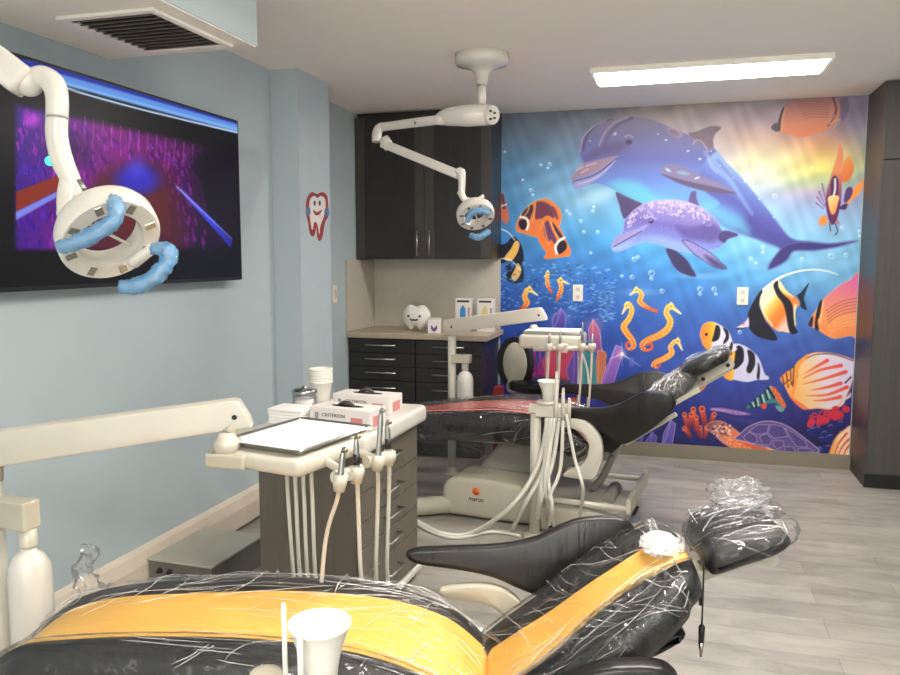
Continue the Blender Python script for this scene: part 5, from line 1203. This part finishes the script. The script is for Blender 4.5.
# tray and paper
t = thing('metal_tray','steel instrument tray on the near delivery head','tray',TM@Vector((0,0,0)),ang)
bm = bmesh.new(); r0=[]
def rrect(w_,d_,r_,z,n=5):
    out=[]
    for cx,cy,a0 in ((w_-r_,d_-r_,0),(-w_+r_,d_-r_,PI/2),(-w_+r_,-d_+r_,PI),(w_-r_,-d_+r_,1.5*PI)):
        for k in range(n+1): a=a0+PI/2*k/n; out.append((cx+r_*math.cos(a),cy+r_*math.sin(a),z))
    return out
prof = [(TW/2-.012,TD/2-.012,.012,-.009),(TW/2-.004,TD/2-.004,.018,.006),(TW/2+.004,TD/2+.004,.024,.008),(TW/2+.006,TD/2+.006,.026,.006),(TW/2+.003,TD/2+.003,.024,.0065),(TW/2-.006,TD/2-.006,.018,.004),(TW/2-.014,TD/2-.014,.012,-.0105)]
rs_ = [[bm.verts.new(p) for p in rrect(a,b,c,z)] for a,b,c,z in prof]
for a,b in zip(rs_,rs_[1:]):
    for k in range(len(a)): bm.faces.new((a[k],a[(k+1)%len(a)],b[(k+1)%len(a)],b[k]))
bm.faces.new(rs_[0]); bm.faces.new(rs_[-1][::-1])
obj('tray_pan', bm, m_steel, t, local=True, smooth=True)
bm = bmesh.new(); P_ = rrect(TW/2-.012,TD/2-.012,.012,0)
add_prism(bm,[(p[0],p[1]) for p in P_],.0035,.0048,'z',M=TM); solo('tray_paper', bm, m_paper, 'white paper liner lying in the near steel tray','paper liner',loc=TM@Vector((0,0,.0035)))

# ---- far delivery unit behind the red chair
FY = 4.86
PF = at(452,370,Y=FY)
t = thing('equipment_stand','far cream equipment arm on a post behind the red chair','equipment arm',(PF.x,FY,0))
zt_ = at(452,336,Y=FY).z
obj('post', tube_bm([(PF.x,FY,0),(PF.x,FY,zt_)],.027,16), m_cream, t)
obj('post_foot', lathe_bm([(0,0),(.07,0),(.07,.012),(.03,.02),(.028,.05),(0,.05)],Matrix.Translation((PF.x,FY,0)),24), m_cream2, t)
A_ = at(450,326,Y=FY); B_ = at(543,313.5,Y=FY-.05)
swing_arm(A_,B_,.09,.082,.06,t,m_cream)
q1 = at(470,355,Y=FY-.02); q2 = at(470,363.5,Y=FY-.02)
obj('bottle_bracket', rbox_bm(PF.x,q1.x,FY-.03,FY+.03,q2.z,q1.z,r=.004), m_cream2, t)
qb = at(465,363,Y=FY); qe = at(465,402,Y=FY)
bottle(qb.x,FY,q2.z,qe.z-.04,'white water bottle under the bracket of the far equipment arm',R_=.055)
def G(x,y,dy=0): return at(x,y,Y=FY-.08+dy)
t = thing('delivery_unit','far cream instrument delivery head in front of the mural','delivery unit',G(555,345)); UF = t
a0 = G(526,331); a1 = G(585,346)
obj('unit_body', rbox_bm(a0.x,a1.x,FY-.32,FY+.02,a1.z+.0,a0.z+.0,r=.02,seg=4), m_cream, t, smooth=True)
obj('arm_knob', lathe_bm([(0,0),(.03,0),(.026,.03),(.018,.045),(0,.045)],Matrix.Translation((G(535,328).x,FY-.12,a0.z-.002)),20), m_cream, t)
bm = bmesh.new(); hb0 = G(541,350); hb1 = G(597,349); add_tube(bm,[(hb0.x,FY-.34,hb0.z+.035),(hb1.x,FY-.34,hb1.z+.035)],.014,10); add_rbox(bm,(hb0.x+hb1.x)/2-.03,(hb0.x+hb1.x)/2+.03,FY-.36,FY-.3,hb0.z+.02,hb0.z+.07,r=.006); obj('holder_bar', bm, m_cream, t)
for x,top,dk in ((549,334,1),(560,330,0),(582,322,1),(592,334,0)):
    c0 = at(x,347,Y=FY-.36); 
    obj('holder', lathe_bm([(0,-.025),(.016,-.025),(.024,0),(.02,.02),(0,.02)],Matrix.Translation(c0),14), m_cream, t)
    tp = at(x+.5,top,Y=FY-.36); h_=obj('handpiece', tube_bm([c0,c0.lerp(tp,.5),tp],[.009,.008,.004],10), m_hp, t)
    lo = at(x-3,402,Y=FY-.3); bk_ = Vector((lo.x-.03,FY-.14,.42))
    hose([c0,at(x-1,372,Y=FY-.34),lo,Vector((lo.x-.015,FY-.24,.42)),bk_,Vector((lo.x-.03,FY-.1,.7)),Vector((min(max(lo.x-.03,a0.x+.03),a1.x-.03),FY-.12,a1.z+.005))],t,r=.0065)
t2a = at(530,329,Y=FY-.3)
bm = bmesh.new(); TM2 = Matrix.Translation((G(556,326).x+.0,FY-.15,a0.z+.014)); 
t = thing('metal_tray','small steel tray on the far delivery head','tray',TM2.translation)
add_rbox(bm,-.17,.17,-.13,.13,-.011,.004,r=.005); obj('tray_pan', bm, m_steel, t, local=True)
bm = bmesh.new(); add_box(bm,-.16,.16,-.12,.12,.0045,.0055,M=TM2); solo('tray_paper', bm, m_paper, 'white paper liner on the far steel tray','paper liner')

# ---- far assistant post with cup, in front of the red chair
AY = 3.86
def K(x,y,dy=0): return at(x,y,Y=AY+dy)
pb = K(536,408)
t = thing('assistant_post','cream assistant post with suction hoses in front of the far red chair','assistant unit',(pb.x,AY,.0)); AP = t
pf = at(535,500,Y=AY)
obj('post', tube_bm([(pb.x,AY,.0),(pb.x,AY,pb.z)],.027,16), m_cream, t)
obj('post_foot', lathe_bm([(0,0),(.06,0),(.06,.012),(.03,.02),(0,.05)],Matrix.Translation((pb.x,AY,0)),24), m_cream2, t)
obj('post_cap', rbox_bm(pb.x-.035,pb.x+.035,AY-.035,AY+.035,pb.z-.02,pb.z+.015,r=.006), m_cream, t)
h0 = K(545,416); h1 = K(567,405)
obj('holder_block', rbox_bm(pb.x-.0,h1.x+.01,AY-.04,AY+.05,h0.z,h1.z,r=.008), m_cream, t)
cc = K(549,403,.005)
obj('cup_shelf', lathe_bm([(0,0),(.05,0),(.055,.008),(.05,.016),(0,.016)],Matrix.Translation((cc.x-.01,AY+.0,h1.z)),20), m_cream, t)
for x,top in ((556,372),(563,388),(569,398)):
    c0 = K(x,408,-.045 if x>560 else -.05); tp = at(x+.3,top,Y=AY-.05)
    obj('suction_handle', tube_bm([c0+Vector((0,0,-.06)),c0,tp],[.009,.011,.006],10), m_cream, t)
random.seed(4)
hz = [([(548,418),(535,470),(510,500),(470,535),(440,532),(412,522)],.012),([(551,418),(543,470),(527,500),(512,530)],.011),([(555,418),(548,470),(552,510),(546,528)],.010),
      ([(559,418),(553,460),(541,500),(538,527)],.011),([(563,418),(560,470),(548,500),(549,520)],.009),([(566,414),(575,460),(583,490),(578,524)],.008),
      ([(547,418),(545,460),(540,495),(536,530)],.012),([(553,418),(549,450),(545,490),(555,529)],.010)]
for k,(pts,r_) in enumerate(hz):
    n_=len(pts); W=[]
    for i,(x,y) in enumerate(pts):
        yy = AY-.03-.012*(k%3)
        p = at(x,y,Y=yy-.12*(i/(n_-1)))
        if p.z < .015 or i == n_-1: p = at(x,y,Z=.013)
        W.append(p)
    if k == 0:
        W = [at(548,418,Y=AY-.03),at(538,465,Y=AY-.06),at(512,505,Y=AY-.16),at(472,533,Z=.014),at(440,533,Z=.014),at(412,518,Z=.014)]
    hose(W,AP,r=r_)
obj('suction_canister', lathe_bm([(0,0),(.03,0),(.045,.01),(.05,.02),(.05,.022),(0,.03)],Matrix.Translation((K(556,415).x,AY-.0,h0.z-.03)),18), m_cream2, AP)
CUPF=[(0,0),(.0215,0),(.0235,.036),(.0265,.040),(.0285,.052),(.0305,.055),(.0405,.085),(.0435,.087),(.0440,.092),(.0405,.092),(.0385,.085),(.028,.052),(.0215,.008),(0,.008)]
solo('foam_cup', lathe_bm([(r*1.2,z*1.1) for r,z in CUPF],Matrix.Translation((cc.x-.004,AY,h1.z+.017)),28), m_foam, 'white foam cup standing on the far assistant post','cup')
# floor conduit and hoses at the far chair
q0 = at(398,508,Z=.05); q1_ = at(450,504,Z=.06)
solo('floor_conduit', tube_bm([q0+Vector((-.35,0,0)),q0,q1_],.05,16), m_cream2, 'thick cream floor conduit running into the far chair base','conduit')
solo('floor_hose', tube_bm([at(404,506,Z=.008)+Vector((0,-.08,0)),at(425,529,Z=.008),at(455,538,Z=.008),at(492,532,Z=.008),at(520,536,Z=.008)],.008,8,smooth=8), m_hose, 'thin pale hose curving over the floor before the far chair base','hose')
# foot pedal
fp = at(625,524,Z=0); M = Matrix.Translation((fp.x,fp.y,0))@Matrix.Rotation(R(-20),4,'Z')
t = thing('foot_pedal','grey foot pedal with a blue pad on the floor behind the near arm','foot pedal',fp,R(-20))
obj('pedal_base', lathe_bm([(0,0),(.085,0),(.085,.014),(.07,.026),(0,.03)],Matrix.Diagonal((1.1,.75,1,1)),26), m_cream2, t, local=True)
obj('pedal_pad', rbox_bm(-.005,.075,-.035,.035,.026,.045,r=.008), mat('grey_blue_pad',(120,134,150),.5), t, local=True)
hose([M@Vector((-.08,0,.015)),M@Vector((-.12,-.03,.01)),M@Vector((-.16,-.09,.01)),M@Vector((-.3,-.14,.01))],t,r=.006,name='cord')

# ---- near assistant holder with foam cup and two suction tips (bottom of the photo)
cz = .905; c0 = at(320,654,D=1.05)
CB = Vector((c0.x,c0.y,c0.z-.052))
t = thing('foam_cup','near white foam cup in front of the yellow seat','cup',CB)
obj('cup_body', lathe_bm([(r*.96,z*1.05) for r,z in CUPF],None,40), m_foam, t, local=True)
t = thing('assistant_post','near assistant holder with two slim white tips at the bottom edge','assistant unit',(CB.x-.05,CB.y+.02,0))
obj('holder_block', rbox_bm(CB.x-.045,CB.x+.045,CB.y-.045,CB.y+.045,CB.z-.04,CB.z-.001,r=.01), m_cream, t)
obj('post', tube_bm([(CB.x-.16,CB.y,0),(CB.x-.16,CB.y,CB.z-.05)],.027,16), m_cream, t)
obj('post_foot', lathe_bm([(0,0),(.06,0),(.06,.012),(.03,.02),(0,.05)],Matrix.Translation((CB.x-.16,CB.y,0)),24), m_cream2, t)
obj('post_arm', rbox_bm(CB.x-.18,CB.x-.04,CB.y-.02,CB.y+.02,CB.z-.075,CB.z-.041,r=.008), m_cream, t)
for (x0,y0,x1,y1,r_) in ((283,603,286,690,.0032),(299,624,302,700,.0042)):
    obj('suction_tip', tube_bm([at(x0,y0,D=1.0),at(x0+.5,y0+4,D=1.0),at(x1,y1,D=1.0)],[r_*.8,r_,r_],12), m_foam, t)
kb = at(266,672,D=1.02); obj('round_cap', lathe_bm([(0,-.05),(.02,-.05),(.024,-.01),(.02,0),(.008,.003),(0,.003)],Matrix.Translation(kb),24), m_cream2, t)

# ================================================================== OPERATOR STOOL by the mural
SY = 5.0
sc_ = at(541,384,Y=SY-.0)
t = thing('operator_stool','black stool with a grey-backed round backrest behind the far chair','stool',(sc_.x,SY,0))
sx = sc_.x; sz = sc_.z
obj('seat', lathe_bm([(0,-.045),(.17,-.045),(.20,-.03),(.205,0),(.19,.02),(.12,.03),(0,.032)],Matrix.Translation((sx,SY,sz)),36), m_arm, t, smooth=True)
bc = at(512,363,Y=SY-.0); bx = bc.x
Mb = frame_M((bx+.015,SY-.02,bc.z),(-.35,-.93,.0))
bm = bmesh.new(); add_lathe(bm,[(0,-.06),(.14,-.06),(.17,-.04),(.172,-.005),(.155,0),(0,0)],Mb@Matrix.Diagonal((.78,1.0,1,1)),36); obj('backrest', bm, m_arm, t, smooth=True)
obj('backrest_shell', lathe_bm([(0,.001),(.132,.001),(.138,.004),(.13,.009),(0,.011)],Mb@Matrix.Translation((.012,0,0))@Matrix.Diagonal((.66,1.0,1,1)),36), m_cream2, t, smooth=False)
bm = bmesh.new(); add_tube(bm,[(bx,SY,bc.z-.08),(bx-.02,SY,sz-.05),(sx-.08,SY,sz-.06),(sx,SY,sz-.06)],.014,10,smooth=4); obj('back_support', bm, m_chrome, t)
obj('gas_column', tube_bm([(sx,SY,.08),(sx,SY,sz-.04)],[.028,.022],14), m_chrome, t)
for k in range(5):
    a = 2*PI*k/5+.3; e = Vector((sx+.24*math.cos(a),SY+.24*math.sin(a),.065))
    lg_ = obj('leg', tube_bm([(sx,SY,.10),e],[.022,.014],8), m_dark, t)
    obj('caster', lathe_bm([(0,-.012),(.022,-.012),(.025,0),(.022,.012),(0,.012)],Matrix.Translation((e.x,e.y,.025))@Matrix.Rotation(a+PI/2,4,'Z')@Matrix.Rotation(PI/2,4,'X'),14), m_dark, lg_)
# red carton glimpsed behind the stool back
q = at(499,395,Y=5.3); solo('red_box', rbox_bm(q.x-.03,q.x+.02,5.25,5.36,0,.52,r=.003,seg=1), mat('red_carton',(140,36,32),.5), 'narrow red container standing beside the dark drawer units','box')

# ================================================================== DENTAL OPERATING LIGHTS
m_lamp = mat('glossy_lamp_white',(212,207,197),.22,coat=.5)
m_lface = mat('lamp_face_pearl',(196,194,186),.25,coat=.4)
m_blue = bpy.data.materials.new('blue_tinted_barrier_film'); m_blue.use_nodes=True
b_=m_blue.node_tree.nodes['Principled BSDF']; b_.inputs['Base Color'].default_value=(*lin((112,176,226)),1); b_.inputs['Roughness'].default_value=.18; b_.inputs['Alpha'].default_value=.62; b_.inputs['Coat Weight'].default_value=.5
_n=m_blue.node_tree.nodes.new('ShaderNodeTexNoise'); _n.inputs['Scale'].default_value=40; _b=m_blue.node_tree.nodes.new('ShaderNodeBump'); _b.inputs['Strength'].default_value=.6; _b.inputs['Distance'].default_value=.01
m_blue.node_tree.links.new(_n.outputs[0],_b.inputs['Height']); m_blue.node_tree.links.new(_b.outputs[0],b_.inputs['Normal'])
m_lens = mat('grey_reflector_lens',(150,148,140),.15,metal=.6)
def view_dir(r_,u_,v_): return (RT*r_+UP*u_-FW*v_).normalized()
def lamp_head(t, c, n, major, Ro, yoke_at):
    """open ring head; c centre, n beam direction, major = axis in the ring plane"""
    n=Vector(n).normalized(); x=Vector(major); x=(x-n*x.dot(n)).normalized(); y=n.cross(x)
    M=Matrix((x,y,n)).transposed().to_4x4(); M.translation=Vector(c)
    s=Ro; Sq=Matrix.Diagonal((1.0,.92,1,1))
    prof=[(s*.62,-.004*s/.12),(s*.64,.004*s/.12),(s*.95,.004*s/.12),(s,-.004*s/.12),(s*1.01,-.045*s/.12),(s*.95,-.066*s/.12),(s*.76,-.070*s/.12),(s*.64,-.06*s/.12),(s*.62,0)]
    bm=bmesh.new(); rings=[]
    for (r_,z_) in prof[:-1]:
        rings.append([bm.verts.new(M@Sq@Vector((r_*math.cos(2*PI*k/48),r_*math.sin(2*PI*k/48),z_))) for k in range(48)])
    for i in range(len(rings)):
        a=rings[i]; b=rings[(i+1)%len(rings)]
        for k in range(48): f=bm.faces.new((a[k],a[(k+1)%48],b[(k+1)%48],b[k])); f.smooth=True; f.material_index = 1 if i in (0,1) else 0
    hd=obj('lamp_head',bm,[m_lamp,m_lface],t,smooth=True)
    for k in range(8):
        a=2*PI*(k+.5)/8; c2=M@Sq@Matrix.Rotation(a,4,'Z')@Matrix.Translation((s*.80,0,.004*s/.12+.0008))
        bm=bmesh.new(); add_rbox(bm,-s*.105,s*.105,-s*.075,s*.075,-.002,.0015,r=.0015,seg=1,M=c2); l=obj('lens',bm,m_lens,hd)
    bm=bmesh.new(); add_rbox(bm,-s*.60,s*.60,-s*.035,s*.035,-s*.25,-s*.19,r=.004,M=M@Matrix.Rotation(R(100),4,'Z')); obj('cross_bar',bm,m_lamp,hd)
    return hd,M
def handle(t, pts, r_, hd, seed=0):
    h=obj('handle', tube_bm(pts,r_*.6,12,smooth=6), m_lamp, hd)
    bm=tube_bm(pts,[r_*.8]+[r_*1.15]*(len(pts)-2)+[r_*.9],16,smooth=10); bm.normal_update(); fn=crinkle(seed,r_*.28,(45,45,45))
    for v,d,n_ in [(v,fn(v.co),v.normal.copy()) for v in bm.verts]: v.co+=n_*(d-r_*.15)
    obj('barrier_sleeve', bm, m_blue, h)
# near lamp
D1 = 1.75
def V(x,y,D=D1): return at(x,y,D=D)
cz_ = Vector((-1.62,1.35,HC))
t = thing('dental_light','near ring-shaped dental operating light in front of the television','dental light',(cz_.x,cz_.y,HC-.1))
obj('ceiling_mount', lathe_bm([(0,-.10),(.05,-.10),(.06,-.07),(.14,-.05),(.145,-.02),(.145,0),(0,0)],Matrix.Translation((cz_.x,cz_.y,HC-.001)),32), m_lamp, t)
ea = V(-70,10,1.72)
obj('drop_tube', tube_bm([(cz_.x,cz_.y,HC-.09),(cz_.x,cz_.y,HC-.17),ea],[.024,.024,.028],14,smooth=5), m_lamp, t)
bm=bmesh.new()
A_=ea; B_=V(26,84,1.74); dd=(B_-A_).normalized(); sd_=dd.cross(UP).normalized()
Mx=Matrix((dd,sd_,dd.cross(sd_)*-1)).transposed().to_4x4(); Mx.translation=A_
add_rbox(bm,-.02,(B_-A_).length+.0,-.034,.034,-.034,.034,r=.010,seg=3,M=Mx); obj('arm_box', bm, m_lamp, t, smooth=True)
bm=bmesh.new(); bmesh.ops.create_uvsphere(bm,u_segments=24,v_segments=16,radius=.032); bmesh.ops.translate(bm,verts=bm.verts,vec=V(29,82)); obj('elbow_ball', bm, m_lamp, t, smooth=True)
obj('elbow', tube_bm([V(29,80),V(42,77),V(53,84),V(57,97),V(57,118)],[.022,.025,.026,.024,.0235],18,smooth=6), m_lamp, t)
obj('collar', tube_bm([V(57,117),V(57,119)],.0245,18), m_greyp, t)
obj('lower_arm', tube_bm([V(57,119),V(57,137),V(62,160),V(72,183),V(76,198)],[.0235,.0235,.024,.021,.016],18,smooth=6), m_lamp, t)
nN = view_dir(.83*.62,-.83*.78,.56); mj = view_dir(.79,.61,0)
cH = V(111,240,1.72)
hd,MH = lamp_head(t,cH,nN,mj,.110,None)
obj('yoke', tube_bm([V(68,176,1.75),V(66,196,1.74),V(68,214,1.735),V(82,213,1.73)],[.016,.019,.020,.014],16,smooth=6), m_lamp, t)
obj('yoke_joint', tube_bm([V(62,212,1.74),V(78,214,1.73),V(98,205,1.70),V(108,201,1.68)],[.018,.018,.012,.010],16,smooth=6), m_lamp, t)
obj('tension_pad', tube_bm([V(79,180,1.72),V(86,192,1.72)],[.008,.008],14,flat=.6), m_lens, t)
handle(t,[V(106,200,1.68),V(116,204,1.66),V(114,220,1.64),V(98,232,1.63),V(78,242,1.63),V(60,247,1.64)],.0135,hd,1.0)
obj('handle_stub', tube_bm([V(134,262,1.70),V(142,256,1.68),V(152,249,1.67)],[.014,.013,.011],14,smooth=5), m_lamp, hd)
handle(t,[V(154,249,1.67),V(168,251,1.65),V(166,264,1.64),V(154,278,1.63),V(138,285,1.63),V(122,287,1.64)],.0135,hd,2.0)
bm=bmesh.new(); bmesh.ops.create_uvsphere(bm,u_segments=12,v_segments=8,radius=.011); bmesh.ops.translate(bm,verts=bm.verts,vec=V(50,161,1.765)); obj('status_light', bm, mat('teal_indicator',(60,220,190),.3,emit=.6), t, smooth=True)
# far lamp
cm = at(482,54,Z=HC)
t = thing('dental_light','far dental operating light hanging from the ceiling before the dark wall cabinet','dental light',(cm.x,cm.y,HC-.2))
obj('ceiling_mount', lathe_bm([(0,-.15),(.028,-.15),(.034,-.10),(.055,-.078),(.08,-.066),(.13,-.055),(.138,-.04),(.138,0),(0,0)],Matrix.Translation((cm.x,cm.y,HC-.001)),36), m_lamp, t)
D2=(cm-Vector((0,0,EYE))).dot(FW)
def W(x,y,D=None): return at(x,y,D=D2 if D is None else D)
obj('drop_tube', tube_bm([(cm.x,cm.y,HC-.16),(cm.x,cm.y,W(482,108).z)],.022,16), m_chrome if False else m_lamp, t)
obj('collar', tube_bm([(cm.x,cm.y,HC-.15),(cm.x,cm.y,HC-.162)],.0245,16), m_chrome, t)
hs_ = obj('arm_housing', tube_bm([W(437,120,D2+.1),W(448,117,D2+.06),W(468,115.5),W(486,115),W(493,115,D2-.03)],[.026,.046,.056,.054,.046],20,smooth=6), m_lamp, t)
bm=bmesh.new()
for dx,dy in ((490,111),(490,119),(494,113),(494,118)): add_tube(bm,[W(dx,dy,D2-.06),W(dx+1,dy,D2-.095)],.006,8)
obj('vent_hole', bm, m_dark, hs_)
obj('upper_arm', tube_bm([W(445,119,D2+.05),W(390,126,D2+.25),W(380,128,D2+.28),W(377,134,D2+.28),W(377,142,D2+.28)],[.026,.023,.026,.027,.027],16,smooth=5), m_lamp, t)
obj('lettering', text_bm('PELTON & CRANE',.03,Matrix.Identity(4)), m_inkp, t) if False else None
ml = frame_M(W(421,121.3,D2+.085),view_dir(0,0,1),up=view_dir(.12,1,0))
bm=bmesh.new(); add_box(bm,-.035,.035,-.008,.008,0,.003,M=ml)
A_=W(384,144,D2+.27); B_=W(459,175,D2+.1)
dd=(B_-A_).normalized(); sd_=dd.cross(UP).normalized(); Mx=Matrix((dd,sd_,dd.cross(sd_)*-1)).transposed().to_4x4(); Mx.translation=A_
bm.free(); bm=bmesh.new(); add_rbox(bm,-.01,(B_-A_).length,-.024,.024,-.024,.024,r=.009,seg=3,M=Mx); obj('lower_arm', bm, m_lamp, t, smooth=True)
obj('elbow_cap', tube_bm([W(384,139,D2+.27),W(389,147,D2+.26)],[.03,.03],14), m_lamp, t)
D3=D2+.08
obj('drop_link', tube_bm([W(457,174,D3),W(461,172,D3),W(462,182,D3),W(462,195,D3),W(468,203,D3),W(473,208,D3)],[.022,.024,.019,.018,.017,.012],14,smooth=5), m_lamp, t)
nF = view_dir(.12,-.72,.62); hd,MH = lamp_head(t,W(476,217,D3-.02),nF,view_dir(.97,.2,0),.098,None)
obj('yoke', tube_bm([W(458,192,D3),W(464,198,D3),W(476,200,D3+.05),W(483,196,D3+.08)],[.008,.010,.010,.010],10,smooth=4), m_lamp, t)
handle(t,[W(467,222,D3-.09),W(472,213,D3-.11),W(482,211,D3-.11),W(489,213,D3-.10)],.014,hd,3.0)
handle(t,[W(470,235,D3-.06),W(477,237,D3-.07),W(484,235,D3-.07),W(489,231,D3-.06)],.014,hd,4.0)
# small lettering on the far lamp's upper arm
obj('lettering', text_bm('LED LIGHT',.022,ml@Matrix.Translation((0,0,.0)),extrude=.001), m_inkp, t) if False else None
m_arm_mark = m_inkp
bm=bmesh.new()
for dx in (-.03,-.012,.004,.02,.034): add_box(bm,dx-.006,dx+.006,-.007,.007,-.002,.002,M=frame_M(W(421,122,D2+.128),view_dir(0,0,1),up=view_dir(-.12,1,0)))
obj('arm_marking', bm, m_inkp, t)
